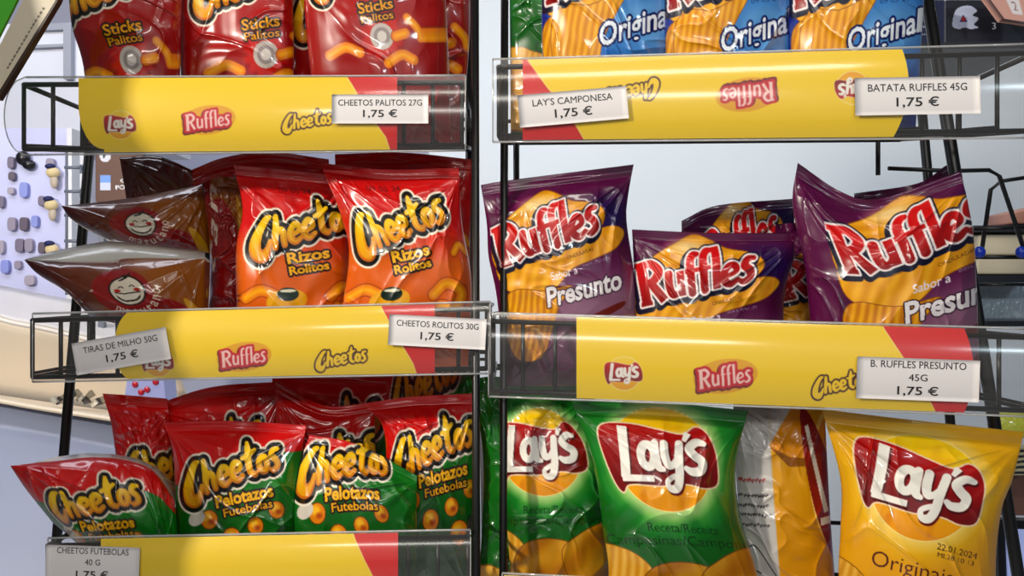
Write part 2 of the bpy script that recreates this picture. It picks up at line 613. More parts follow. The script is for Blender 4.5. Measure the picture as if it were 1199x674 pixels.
def chip(c, pts, base=rgb(234, 180, 86), dark=rgb(190, 122, 44), ang=60, freq=1.1, ridge_amt=.6):
    """a printed crinkle chip"""
    d = sdf_poly(c.X, c.Y, smooth_poly(pts))
    a = math.radians(ang)
    w = .5 + .5 * np.sin((c.X * math.cos(a) + c.Y * math.sin(a)) * freq + 2.5 * vnoise(c.X / 14, c.Y / 14, 3))
    col = c.grad(base, dark, w * ridge_amt + .25 * vnoise(c.X / 9, c.Y / 9, 4))
    c.fill(c.aa(d - .6), np.array(dark) * .8)
    c.fill(c.aa(d), col)


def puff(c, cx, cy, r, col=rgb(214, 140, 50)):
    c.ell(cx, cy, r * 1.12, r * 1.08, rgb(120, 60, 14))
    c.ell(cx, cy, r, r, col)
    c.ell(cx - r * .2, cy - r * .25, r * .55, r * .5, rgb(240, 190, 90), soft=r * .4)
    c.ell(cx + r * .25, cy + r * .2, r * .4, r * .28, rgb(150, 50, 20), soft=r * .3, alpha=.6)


def curl(c, pts, r=3):
    x, y = c.X, c.Y
    d = sdf_strokes(x, y, [('c', [(a, b, r) for a, b in pts])])
    c.fill(c.aa(d - .6), rgb(150, 70, 12))
    c.fill(c.aa(d), rgb(222, 130, 36))
    c.fill(np.clip(.5 - (d + r * .55) / r, 0, 1), rgb(246, 186, 84))


ART = {}
S_ = 4


def art_rizos():
    c = Canvas(100, 150, S_, rgb(190, 30, 18))
    c.img = c.grad(rgb(202, 38, 18), rgb(216, 116, 36), (c.Y - 34) / 38 + .15 * vnoise(c.X / 20, c.Y / 20, 1))
    curl(c, [(70, 92), (80, 84), (92, 90), (88, 101), (76, 100)], 4.2)
    curl(c, [(88, 62), (94, 56), (99, 62)], 2.6)
    curl(c, [(4, 96), (16, 90), (30, 94)], 4)
    c.ell(36, 97, 16, 9, rgb(224, 170, 40), rot=-10)
    c.ell(37, 92, 8.5, 5, rgb(22, 48, 36), rot=-4)
    c.ell(37, 89.5, 6.5, 1.2, rgb(225, 220, 200), rot=-4)
    c.logo_cheetos(10, 64.5, 12.3, 19)
    for t, x, y, w, h in (('Rizos', 52, 62.5, 33, 8.4), ('Rolitos', 53, 71.8, 31, 6.6)):
        c.text(t, x, y, w, h, 12, rgb(240, 188, 60), outline=rgb(52, 20, 10), ow=1.6, bold=.034)
    c.text('09 05 24', 42, 15, 26, 4, 3, rgb(60, 20, 20), alpha=.7)
    return c


def art_pelotazos():
    c = Canvas(100, 150, S_, rgb(206, 44, 20))
    edge = 46 - .30 * c.X + 3 * np.sin(c.X / 13)
    c.fill(np.clip((c.Y - edge) / 1.2 + .5, 0, 1), c.grad(rgb(30, 128, 44), rgb(10, 84, 30), (c.Y - 40) / 60))
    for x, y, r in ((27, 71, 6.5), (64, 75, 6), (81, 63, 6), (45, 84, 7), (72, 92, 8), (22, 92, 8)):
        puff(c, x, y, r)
    c.ell(17, 70, 7, 5, rgb(214, 206, 196), rot=-30)
    c.logo_cheetos(9.5, 57, 11.8, 18)
    c.text('Pelotazos', 55, 54, 47, 9.2, 12, rgb(242, 190, 62), outline=rgb(50, 20, 8), ow=1.5, bold=.034)
    c.text('Futebolas', 58, 62.5, 40, 6, 12, rgb(236, 180, 62), outline=rgb(50, 20, 8), ow=1.2, bold=.015)
    return c


def art_sticks():
    c = Canvas(100, 150, S_, rgb(176, 18, 20))
    c.img = c.grad(rgb(184, 22, 22), rgb(150, 10, 16), c.Y / 150)
    a = np.arctan2(c.Y - 98, c.X - 66)
    rr = np.hypot(c.X - 66, c.Y - 98)
    c.fill(np.clip((16 + 4 * np.abs(np.sin(a * 6)) - rr) / 4, 0, 1) * .5, rgb(230, 110, 70))
    c.ell(66, 98, 10, 10, rgb(200, 190, 184))
    c.ell(66, 98, 7, 7, rgb(160, 150, 148))
    c.ell(66, 98, 4, 4.2, rgb(214, 206, 200))
    curl(c, [(78, 98), (86, 96)], 4)
    curl(c, [(88, 84), (96, 92), (99, 100)], 3.2)
    curl(c, [(20, 112), (34, 106), (46, 110)], 4)
    curl(c, [(70, 118), (82, 112), (92, 116)], 4)
    c.logo_cheetos(12, 68, 11.8, 16)
    c.text('Sticks', 62, 75, 30, 8.2, 8, rgb(226, 166, 50), outline=rgb(46, 16, 8), ow=1.4, bold=.02)
    c.text('Palitos', 63, 83.5, 28, 6, 8, rgb(222, 160, 50), outline=rgb(46, 16, 8), ow=1.2, bold=.015)
    return c


def art_ruffles(kind):
    pur = kind == 'presunto'
    c = Canvas(100, 150, S_, rgb(100, 26, 80) if pur else rgb(24, 48, 130))
    if pur:
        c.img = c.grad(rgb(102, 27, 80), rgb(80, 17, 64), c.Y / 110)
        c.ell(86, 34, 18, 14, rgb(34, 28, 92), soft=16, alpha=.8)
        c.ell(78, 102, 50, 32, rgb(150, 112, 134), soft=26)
    else:
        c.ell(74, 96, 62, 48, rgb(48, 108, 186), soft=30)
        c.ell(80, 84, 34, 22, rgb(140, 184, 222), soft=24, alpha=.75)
    chip(c, [(2, 56), (4, 38), (16, 26), (28, 18), (40, 11), (50, 14), (60, 20), (78, 24), (84, 34), (70, 50), (30, 64), (8, 66)], ang=70, freq=.8, ridge_amt=.35)
    c.ell(36, 20, 11, 5, rgb(250, 226, 180), soft=6, alpha=.8)
    chip(c, [(5, 58), (30, 60), (60, 48), (86, 40), (97, 44), (90, 54), (74, 60), (56, 66), (42, 78), (24, 82), (6, 76)], base=rgb(240, 188, 92), ang=20, freq=.8, ridge_amt=.35)
    chip(c, [(4, 86), (14, 78), (34, 80), (54, 78), (44, 90), (37, 108), (28, 126), (10, 126), (3, 106)], base=rgb(238, 184, 88), dark=rgb(190, 124, 46), ang=12, freq=1.35, ridge_amt=.7)
    if not pur:
        chip(c, [(10, 84), (22, 72), (40, 72), (66, 62), (58, 78), (48, 96), (42, 120), (26, 132), (12, 124)], base=rgb(240, 188, 94), dark=rgb(196, 130, 54), ang=12, freq=1.2, ridge_amt=.6)
    c.logo_ruffles(*((7.5, 60, 13.0, 14) if pur else (6, 70, 14.5, 14)))
    c.text('ONDULADAS', 64, 56, 20, 2.4, 14, rgb(60, 34, 16), alpha=.8)
    if pur:
        c.text('Sabor a', 50, 68.5, 20, 5.6, 10, rgb(236, 226, 232), shear=.2, bold=.012)
        c.text('Presunto', 63, 80, 56, 14, 10, rgb(240, 234, 236), shear=.2, outline=rgb(52, 14, 44), ow=.7, bold=.03)
        for pts in ([(52, 106), (66, 99), (84, 92), (92, 90), (90, 94), (70, 103), (54, 110)], [(70, 116), (84, 106), (97, 103), (96, 107), (80, 116)]):
            c.poly(pts, rgb(120, 44, 34), smooth=True)
        c.text('SABOR A / HECHO CON', 74, 62.5, 20, 1.9, 10, rgb(190, 170, 190), alpha=.9)
    else:
        c.text('Original', 73, 88, 56, 20, 14, rgb(240, 244, 250), shear=.25, outline=rgb(22, 40, 104), ow=1.5, bold=.02)
        c.text('09 03 24', 80, 66, 22, 3, 4, rgb(40, 60, 110), alpha=.8)
    c.img[:, :5] = c.img[5, 0]     # the print ends before the side fold
    return c


def art_lays(kind):
    if kind == 'green':
        c = Canvas(100, 150, S_, rgb(16, 112, 40))
        c.img = c.grad(rgb(14, 124, 40), rgb(10, 92, 34), c.Y / 130)
        a = np.arctan2(c.Y - 38, c.X - 51)
        c.fill(np.clip((46 - np.hypot(c.X - 51, c.Y - 38)) / 14, 0, 1) * np.clip(.35 + .5 * vnoise(a * 6 + 20, a * 0, 9), 0, 1) * .8, rgb(150, 204, 110))
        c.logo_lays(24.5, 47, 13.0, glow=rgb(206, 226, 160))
        c.text('Receta/Receita', 57, 74.5, 42, 5.2, 0, rgb(16, 62, 24))
        c.text('Campesinas/Camponesa', 56, 82.5, 92, 7.4, 0, rgb(16, 62, 24))
        base = rgb(204, 158, 78)
    else:
        c = Canvas(100, 150, S_, rgb(222, 160, 34))
        c.img = c.grad(rgb(228, 180, 66), rgb(222, 164, 48), c.Y / 120)
        c.fill(np.clip((44 - np.hypot(c.X - 51, c.Y - 38)) / 10, 0, 1) * .35, rgb(246, 214, 120))
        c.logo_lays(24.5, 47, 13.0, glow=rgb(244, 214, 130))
        c.text('Originais', 54, 82, 45, 11, 0, rgb(92, 34, 14), bold=-.004)
        c.text('22.01.2024', 76, 65.5, 22, 3.4, 0, rgb(60, 30, 20))
        c.text('ML28 10 13', 76, 70, 20, 2.6, 0, rgb(70, 40, 30))
        base = rgb(222, 168, 78)
    chip(c, [(-4, 86), (8, 84), (26, 90), (36, 104), (30, 128), (2, 130)], base=rgb(232, 190, 110), dark=rgb(190, 130, 50), ang=8, freq=1.3, ridge_amt=.5)
    chip(c, [(26, 112), (34, 98), (52, 94), (70, 98), (78, 112), (70, 128), (36, 128)], base=base, dark=rgb(150, 92, 26), freq=.3, ridge_amt=.5)
    chip(c, [(62, 104), (74, 92), (92, 84), (104, 86), (104, 128), (74, 128)], base=base, dark=rgb(160, 96, 30), freq=.3, ridge_amt=.5)
    return c


def art_back():
    c = Canvas(100, 150, S_, rgb(204, 200, 196))
    rs = random.Random(4)
    def line(y, x0, x1, col, h=1.3):   # handwriting-like foreign small print
        x = x0
        while x < x1:
            w = rs.uniform(1.4, 3.4)
            y2 = y + rs.uniform(-.5, .5)
            c.fill(c.aa(sdf_strokes(c.X, c.Y, [('c', [(x, y2, .35), (x + w * .3, y2 + h * .5, .45), (x + w * .6, y2 - h * .3, .35), (x + w, y2 + .2, .3)])])) , col)
            x += w + rs.uniform(.3, 1.2)
    line(46, 6, 34, rgb(170, 30, 30), 2)
    for y in (54, 59, 64, 69):
        line(y, 4, 36, rgb(70, 62, 60))
    for y in (110, 115, 120, 125):
        line(y, 6, 34, rgb(120, 112, 108))
    c.fill(c.aa(np.abs(sdf_poly(c.X, c.Y, smooth_poly([(8, 84), (18, 80), (34, 92), (40, 98), (34, 104), (22, 94), (8, 92)]))) - .4), rgb(60, 56, 56))
    e = 42 - 0 * c.Y
    c.fill(np.clip((c.X - e) / 1 + .5, 0, 1), c.grad(rgb(222, 172, 62), rgb(208, 150, 46), c.Y / 130))
    c.ell(126, 44, 46, 46, rgb(244, 216, 140))
    c.ell(126, 44, 43, 43, rgb(230, 160, 40))
    c.poly([(42, 0), (80, 0), (74, 10), (42, 26)], rgb(206, 202, 198))
    c.poly([(40, 28), (66, 6), (76, 8), (82, 36), (62, 36)], rgb(214, 150, 34))
    c.poly([(40, 28), (62, 33), (82, 33), (82, 37), (60, 38)], rgb(150, 100, 30))
    c.poly([(74, 8), (84, 10), (100, 30), (110, 60), (104, 86), (92, 74), (82, 54), (76, 30)], rgb(150, 12, 24), smooth=True)
    c.fill(c.aa(sdf_strokes(c.X, c.Y, [('l', [(80, 16, 2), (96, 60, 2.4)]), ('l', [(90, 66, 2), (112, 62, 2)])])), rgb(240, 236, 228))
    chip(c, [(54, 112), (62, 104), (76, 106), (84, 120), (82, 148), (60, 148), (54, 130)], base=rgb(222, 150, 50), dark=rgb(160, 84, 24), ang=10, freq=1.1)
    c.ell(58, 122, 6, 18, rgb(140, 34, 16), rot=8)
    return c


def art_corn():
    """lying maize-strip bag; design 100 wide, 50 high"""
    c = Canvas(100, 60, 7, rgb(120, 62, 22))
    c.img = c.grad(rgb(92, 36, 16), rgb(156, 98, 30), c.X / 70 - .1 + .4 * vnoise(c.X / 16, c.Y / 9, 2))
    c.poly([(50, 40), (60, 34), (76, 34), (88, 42), (92, 60), (50, 60)], rgb(150, 30, 18), smooth=True)
    c.poly([(84, 34), (90, 36), (98, 48), (98, 58), (94, 56)], rgb(206, 160, 60), smooth=True)
    cx, cy = 50, 28
    c.ell(cx - 3, cy + 2, 19, 19, rgb(150, 36, 18))
    c.ell(cx, cy, 11.4, 12, rgb(36, 20, 14))
    c.ell(cx, cy, 10.2, 10.8, rgb(226, 216, 200))
    c.ell(cx, cy + 3.2, 7.6, 5.6, rgb(36, 20, 14))
    c.ell(cx, cy + 1.6, 7.9, 4.6, rgb(226, 216, 200))
    c.ell(cx, cy + 3.6, 6.2, 3.9, rgb(236, 228, 214))
    c.fill(c.aa(sdf_strokes(c.X, c.Y, [('c', [(cx - 7.6, cy + .8, .5), (cx, cy + 2.0, .5), (cx + 7.6, cy + .8, .5)]), ('c', [(cx - 3, cy - 9, .6), (cx + 1, cy - 10, .8), (cx + 4, cy - 13, .5)]),
                                              ('c', [(cx - 5, cy - 3, .4), (cx - 3.4, cy - 4.2, .4), (cx - 2, cy - 3, .4)]), ('c', [(cx + 2, cy - 3, .4), (cx + 3.4, cy - 4.2, .4), (cx + 5, cy - 3, .4)])])), rgb(36, 20, 14))
    c.ell(cx - 6, cy - .8, 2, 1.3, rgb(190, 60, 40))
    c.ell(cx + 6, cy - .8, 2, 1.3, rgb(190, 60, 40))
    for i, ch in enumerate('matutano'):
        a = math.radians(118 - i * 17)
        c.text(ch, cx + 21.0 * math.cos(a) * 1.02, cy + 19.5 * math.sin(a), 3.2 if ch != 'm' else 4.4, 4.4 if ch in 'amuno' else 5.6, a * 180 / math.pi * -1 + 90, rgb(224, 206, 190), bold=.01) if False else \
            c.text(ch, cx + 18.0 * math.cos(a), cy + 17.5 * math.sin(a), 3.8 if ch != 'm' else 5, 4.8 if ch != 't' else 6.2, 90 - math.degrees(a), rgb(228, 210, 196), bold=.01)
    return c


ART = dict(rizos=art_rizos(), pelo=art_pelotazos(), sticks=art_sticks(), presunto=art_ruffles('presunto'), original=art_ruffles('original'),
           lgreen=art_lays('green'), lyellow=art_lays('yellow'), back=art_back(), corn=art_corn())


# ------------------------------------------------------------------ bag builder
def pcurve(pts, t):
    p = np.array(pts, float)
    if len(p) > 2:
        q = crom([tuple(a) + (0,) for a in p], 8)[:, :2]
    else:
        q = p
    L = np.r_[0, np.cumsum(np.hypot(*np.diff(q, axis=0).T))]
    L /= L[-1]
    return np.stack([np.interp(t, L, q[:, 0]), np.interp(t, L, q[:, 1])], -1)


def bag(T, B, L=(), R=(), d=.9, yaw=0.0, lean=0.0, thick=.022, art='rizos', win=(0, 0, 100, 130), seed=1, crumple=1.0, res=.85,
        label='', group='', name='chip_bag', seal=.055, seal_u=1, dark=None, bottom_seal=True, film=None, cat='snack bag', rot=0.0):
    """T, B: top and bottom outlines; L, R: extra side points; d: depth; yaw: depth change left-to-right; lean: depth change top-to-bottom"""
    T, B = list(T), list(B)
    Lc = [T[0]] + list(L) + [B[0]]
    Rc = [T[-1]] + list(R) + [B[-1]]
    w = max(abs(T[-1][0] - T[0][0]), abs(B[-1][0] - B[0][0]))
    h = max(abs(B[0][1] - T[0][1]), abs(B[-1][1] - T[-1][1]), 20)

    def patch(s1, t1):
        s, t = np.meshgrid(s1, t1)
        cT, cB = pcurve(T, s1), pcurve(B, s1)
        cL, cR = pcurve(Lc, t1), pcurve(Rc, t1)
        S, Tt = s[..., None], t[..., None]
        p = (1 - Tt) * cT[None] + Tt * cB[None] + (1 - S) * cL[:, None] + S * cR[:, None] \
            - ((1 - S) * (1 - Tt) * np.array(T[0]) + S * (1 - Tt) * np.array(T[-1]) + (1 - S) * Tt * np.array(B[0]) + S * Tt * np.array(B[-1]))
        return s, t, p[..., 0], p[..., 1]

    def relief(s, t):
        """crumples as fractions, 0 at the rim"""
        rim = np.clip(np.minimum(s, 1 - s) * 12, 0, 1) * np.clip(np.minimum(t, 1 - t) * 10, 0, 1)
        asp = h / w
        x, y = s * 3, t * 3 * asp
        wx = x + 1.1 * vnoise(x * .8 + 5, y * .8, seed + 1)
        wy = y + 1.1 * vnoise(x * .8, y * .8 + 9, seed + 2)
        r = (ridge(wx * .9 + wy * .5, wy * .7, seed) ** 4) * .0030
        r += (ridge(wx * 1.3 - wy * 1.1 + 11, wy * .8 + 4, seed + 3) ** 5) * .0024
        r += (vnoise(wx * 2.2, wy * 2.0, seed + 4) - .5) * .0022
        # folds running out from the corners and down from the seal
        for cx_, cy_, k in ((0, 0, 0), (1, 0, 1), (0, 1, 2), (1, 1, 3)):
            dx, dy = np.abs(s - cx_), np.abs(t - cy_) * asp
            rr = np.hypot(dx, dy) + 1e-6
            th = np.arctan2(dy, dx)
            r += (ridge(th * 4.6 + 3.7 * k + seed, th * 0 + k, seed + 5) ** 2 - .4) * np.exp(-(rr / .42) ** 2) * rr * .020
        r += (ridge(s * 7 + seed, t * .7, seed + 6) ** 2 - .4) * np.exp(-t / .14) * .0040
        r += (ridge(s * 6 + seed + 5, t * .7, seed + 7) ** 2 - .4) * np.exp(-(1 - t) / .14) * .0040
        return r * rim * crumple

    t0 = seal
    ns, nt = max(12, int(w / res)), max(12, int(h / res))
    s1, t1 = np.linspace(0, 1, ns), np.linspace(t0, 1, nt)
    s, t, px, py = patch(s1, t1)
    tt = (t - t0) / (1 - t0)
    prof = np.clip(4 * s * (1 - s), 0, 1) ** .62 * (1 - np.abs(2 * tt - 1) ** 2.6) ** .75
    dep = d + yaw * (s - .5) + lean * (t - .5)
    front = dep - thick * prof - relief(s, tt) * .9
    u0, v0, u1, v1 = win
    A = ART[art]
    ar = math.radians(rot)

    def uv(s, t):
        u, v = u0 + (u1 - u0) * s, v0 + (v1 - v0) * t
        if rot:
            kx, ky = w / (u1 - u0), h / (v1 - v0)
            a, b = (u - 51) * kx, (v - 42) * ky
            u, v = 51 + (a * math.cos(ar) + b * math.sin(ar)) / kx, 42 + (-a * math.sin(ar) + b * math.cos(ar)) / ky
        return u, v
    colr = A.sample(*uv(s, t))
    V = PA(px, py, front).reshape(-1, 3)
    idx = np.arange(ns * nt).reshape(nt, ns)
    Q = np.stack([idx[:-1, :-1], idx[1:, :-1], idx[1:, 1:], idx[:-1, 1:]], -1).reshape(-1, 4)
    C = colr.reshape(-1, 3)
    # back sheet: same outline, coarser, bulging away
    bs, bt = np.linspace(0, 1, 25), np.linspace(t0, 1, 25)
    s, t, bx, by = patch(bs, bt)
    tt = (t - t0) / (1 - t0)
    prof = np.clip(4 * s * (1 - s), 0, 1) ** .62 * (1 - np.abs(2 * tt - 1) ** 2.6) ** .75
    V0 = PA(bx, by, d + yaw * (s - .5) + lean * (t - .5))
    V0[..., 1] += thick * prof * .9
    V2 = V0.reshape(-1, 3)
    ib = np.arange(625).reshape(25, 25) + len(V)
    Q2 = np.stack([ib[:-1, :-1], ib[:-1, 1:], ib[1:, 1:], ib[1:, :-1]], -1).reshape(-1, 4)
    C2 = np.ones((625, 3)) * A.sample(np.array([u0 + .1 * (u1 - u0)]), np.array([v0 + 2.0]))[0]
    o = mesh_np(name, np.vstack([V, V2]), np.vstack([Q, Q2]), film or FILM, colors=np.vstack([C, C2]))
    tag(o, label, cat, group)

    def seal_strip(ta, tb, nm):
        n1, n2 = max(60, int(w / 1.1)), 8
        s, t, sx, sy = patch(np.linspace(0, 1, n1), np.linspace(ta, tb, n2))
        zig = .0007 * np.sin((t - ta) * h * 2.2)
        wav = (vnoise(s * 5 + seed, t * 2, seed + 8) - .5) * .008 * (np.abs(t - (tb if ta < .5 else ta)) / max(tb - ta, 1e-6)) * crumple
        dd = d + yaw * (s - .5) + lean * (t - .5) + zig + wav
        # small saw-tooth cut along the free edge
        saw = (np.arange(n1) % 2) * .8
        row = 0 if ta < .5 else -1
        sy = sy.copy()
        sy[row] += saw if ta < .5 else -saw
        Vf = PA(sx, sy, dd - .0005).reshape(-1, 3)
        Vb = PA(sx, sy, dd + .0005).reshape(-1, 3)
        i = np.arange(n1 * n2).reshape(n2, n1)
        q = np.stack([i[:-1, :-1], i[1:, :-1], i[1:, 1:], i[:-1, 1:]], -1).reshape(-1, 4)
        k = n1 * n2
        rim = np.r_[i[0, ::-1], i[:, 0], i[-1, :], i[::-1, -1]]
        rim = rim[np.r_[True, rim[1:] != rim[:-1]]]
        a, b = rim[:-1], rim[1:]
        q3 = np.stack([a, b, b + k, a + k], -1)
        c = A.sample(*uv(s, t)).reshape(-1, 3)
        mesh_np(nm, np.vstack([Vf, Vb]), np.vstack([q, q[:, ::-1] + k, q3]), film or FILM, parent=o, colors=np.vstack([c, c]))
    if seal > 0:
        seal_strip(0, t0 + .002, 'top_seal')
    return o


# depth of the rack front under a pixel column
def dL(x):
    return .85


def dR(x):
    return .85 - .055 * (x - 575) / 624.0


# ------------------------------------------------------------------ basket: wire basket + clear label holder + printed insert
class Shelf:
    def __init__(s, x0, x1, yl, yr, dfun, sag=.0082):
        """yl, yr: (top, bottom) pixel rows at x0 and x1"""
        s.x0, s.x1, s.yl, s.yr, s.dfun, s.sag = x0, x1, yl, yr, dfun, sag

    def yt(s, x):
        return s.yl[0] + (s.yr[0] - s.yl[0]) * (x - s.x0) / (s.x1 - s.x0)

    def yb(s, x):
        return s.yl[1] + (s.yr[1] - s.yl[1]) * (x - s.x0) / (s.x1 - s.x0)

    def depth(s, px, py, off=0.0):
        v = (py - s.yt(px)) / (s.yb(px) - s.yt(px))
        v = np.clip(v, 0, 1)
        return s.dfun(px) - s.sag * (1 - np.abs(2 * v - 1) ** 2.2) + off


def build_shelf(sh, label, blabel, side_end, cv, hold_l=None, ins=None, back=1.10, wires=None, ins_edges=None, red=None, wx=34):
    dx = sh.dfun
    r = .0021
    front = .0065     # wires sit behind the holder
    root = empty('wire_basket', P((sh.x0 + sh.x1) / 2, sh.yb((sh.x0 + sh.x1) / 2), float(dx((sh.x0 + sh.x1) / 2)) + .1))
    tag(root, blabel, 'wire basket', 'black wire baskets of the snack racks')

    def fp(px, v):   # front plane point
        y = sh.yt(px) + (sh.yb(px) - sh.yt(px)) * v
        return P(px, y, float(dx(px)) + front)
    xa, xb = side_end
    A0, A1, B0, B1 = fp(xa, .10), fp(xa, .93), fp(xb, .10), fp(xb, .93)
    dep = Vector((0, back - float(dx((xa + xb) / 2)), 0))
    up = Vector((0, 0, .05))
    lift0 = Vector((0, 0, max(0.0, (P(0, sh.yb(sh.x0), back).z - P(0, sh.yb(sh.x0), float(dx(sh.x0))).z) * .93)))
    m = MB()
    for a, b in ((A0, B0), (A1, B1)):
        m.tube([a, b], r * 1.25)
        m.tube([a + dep, b + dep] if a is A0 else [a + dep + lift0, b + dep + lift0], r * 1.25)
    m.tube([A0, A0 + dep], r * 1.25)
    m.tube([B0, B0 + dep], r * 1.25)
    m.tube([A1, A1 + dep + lift0], r)
    m.tube([B1, B1 + dep + lift0], r)
    m.build('rim', BLACK_WIRE, root, smooth=True)
    n = int(round((xb - xa) / wx))

    def wire(nm, a, b, rad):
        m = MB()
        m.tube([a, b], rad)
        m.build(nm, BLACK_WIRE, root, smooth=True)
    # display baskets slope down to the front where they hang above eye level
    lift = Vector((0, 0, max(0.0, (P(0, sh.yb(sh.x0), back).z - P(0, sh.yb(sh.x0), float(dx(sh.x0))).z) * .93)))
    for i in range(n + 1):
        t = i / n
        wire('upright_wire', A0.lerp(B0, t), A1.lerp(B1, t), r)
    for k in (2.5,):
        q = dep * (k / 5)
        l = lift * (k / 5)
        wire('side_wire', A0 + q, A1 + q + l, r)
        wire('side_wire', B0 + q, B1 + q + l, r)
    for i in range(0, n + 1, 2):
        t = i / n
        a = A1.lerp(B1, t) + Vector((0, 0, .004))
        wire('floor_wire', a, a + dep + lift, r * .8)
    for k in (2, 4):
        wire('floor_crossbar', A1 + (dep + lift) * (k / 5) + Vector((0, 0, .001)), B1 + (dep + lift) * (k / 5) + Vector((0, 0, .001)), r * .85)
    # clear holder: bowed sheet with rolled lips
    nx, nv = 60, 20
    xs = np.linspace(sh.x0, sh.x1, nx)
    vs = np.linspace(0, 1, nv)
    Xg, Vg = np.meshgrid(xs, vs)
    if hold_l is not None:   # rounded free end
        bulge = hold_l * np.sqrt(np.clip(1 - (2 * Vg - 1) ** 2, 0, 1))
        Xg = Xg - bulge * np.clip(1 - (Xg - sh.x0) / 60, 0, 1)
    Yg = sh.yt(Xg) + (sh.yb(Xg) - sh.yt(Xg)) * Vg
    Dg = sh.depth(Xg, Yg)
    V = PA(Xg, Yg, Dg).reshape(-1, 3)
    i = np.arange(nx * nv).reshape(nv, nx)
    Q = np.stack([i[:-1, :-1], i[1:, :-1], i[1:, 1:], i[:-1, 1:]], -1).reshape(-1, 4)
    h = mesh_np('label_holder', V, Q, CLEAR, parent=root)
    h['label'] = 'clear bowed plastic label holder'
    lip = MB()
    for v in (0, nv - 1):
        lip.tube([Vector(V[v * nx + k]) + Vector((0, .001, 0)) for k in range(0, nx, 6)] + [Vector(V[v * nx + nx - 1])], .0011, n=8)
    lip.tube([Vector(V[k * nx + nx - 1]) for k in range(nv)], .0007, n=6)
    lip.tube([Vector(V[k * nx]) for k in range(nv)], .0007, n=6)
    lip.build('holder_lip', clear_mat('clear_acrylic_edge', (.8, .8, .8), .45, .12), root, smooth=True)
    # printed insert
    if ins is not None:
        xl, xr = ins
        fl, fr = ins_edges
        nx, nv = int((xr - xl) / .7), 120
        vs = np.linspace(.02, .98, nv)[:, None]
        sg = np.linspace(0, 1, nx)[None]
        X = (xl + fl(vs)) * (1 - sg) + (xr + fr(vs)) * sg
        Y = sh.yt(X) + (sh.yb(X) - sh.yt(X)) * vs
        D = sh.depth(X, Y, .0012)
        Cc = cv.sample(X - cv.x0, Y - cv.y0)
        V = PA(X, Y, D).reshape(-1, 3)
        i = np.arange(nx * nv).reshape(nv, nx)
        Q = np.stack([i[:-1, :-1], i[1:, :-1], i[1:, 1:], i[:-1, 1:]], -1).reshape(-1, 4)
        # thin card: front print plus white back
        Vb = V + np.array([0, .0004, 0])
        k = len(V)
        o = mesh_np('printed_insert', np.vstack([V, Vb]), np.vstack([Q, Q[:, ::-1] + k]), PAPER_PRINT, parent=root,
                    colors=np.vstack([Cc.reshape(-1, 3), np.ones((k, 3)) * .8]))
        o['label'] = 'yellow and red paper strip with small logos'
    return root


YEL = rgb(246, 208, 8)
RED = rgb(208, 36, 38)


def strip_canvas(x0, x1, y0, y1):
    c = Canvas(x1 - x0, y1 - y0, 2, YEL)
    c.x0, c.y0 = x0, y0
    return c


def price_card(sh, cx, cy, w, h, rot, lines, label):
    """lines: (text, dx, dy, width, height)"""
    a = math.radians(rot)
    ca, sa = math.cos(a), math.sin(a)

    def tp(x, y, off):
        px = cx + x * ca + y * sa
        py = cy - x * sa + y * ca
        return PA(px, py, sh.depth(px, py, off))
    nx, ny = 16, 10
    x, y = np.meshgrid(np.linspace(-w / 2, w / 2, nx), np.linspace(-h / 2, h / 2, ny))
    Vf, Vb = tp(x, y, -.0026).reshape(-1, 3), tp(x, y, -.0021).reshape(-1, 3)
    i = np.arange(nx * ny).reshape(ny, nx)
    q = np.stack([i[:-1, :-1], i[1:, :-1], i[1:, 1:], i[:-1, 1:]], -1).reshape(-1, 4)
    k = nx * ny
    rim = np.r_[i[0, ::-1], i[1:, 0], i[-1, 1:], i[-2::-1, -1]]
    q3 = np.stack([rim[:-1], rim[1:], rim[1:] + k, rim[:-1] + k], -1)
    quads = np.vstack([q, q[:, ::-1] + k, q3])
    V = [Vf, Vb]
    n = 2 * k
    tris = [np.c_[quads[:, [0, 1, 2]]], quads[:, [0, 2, 3]]]
    mi = [np.zeros(len(quads) * 2, int)]
    for st, lx, ly, lw, lh in lines:
        tv, tt, sz = text_tris(st, .010 if st[0] == '1' else 0.0)
        vx = lx + tv[:, 0] * lw / sz[0]
        vy = ly - tv[:, 1] * lh / sz[1]
        V.append(tp(vx, vy, -.0029))
        tris.append(tt[:, ::-1] + n)
        mi.append(np.ones(len(tt), int))
        n += len(tv)
    o = mesh_np('price_card', np.vstack(V), np.vstack(tris), mats=[CARD, INK], mat_idx=np.concatenate(mi), smooth=False)
    tag(o, label, 'price label', 'white price cards on the shelf edges')
    return o


# ---- left rack baskets
arc_l = lambda v: 30 * (1 - np.sqrt(np.clip(1 - (1.7 * np.clip(v - .35, 0, 1)) ** 2, 0, 1)))
flat = lambda v: 0 * v
LT = Shelf(30, 545, (90, 181), (88, 176), dL)
LM = Shelf(38, 574, (367, 447), (353, 437), dL)
LB = Shelf(56, 551, (630, 716), (620, 704), dL)


def red_wedge(c, pts):
    p = [(x - c.x0, y - c.y0) for x, y in pts]
    d = sdf_poly(c.X, c.Y, p)
    c.fill(c.aa(d - 1.6), rgb(240, 214, 120))
    c.fill(c.aa(d), RED)


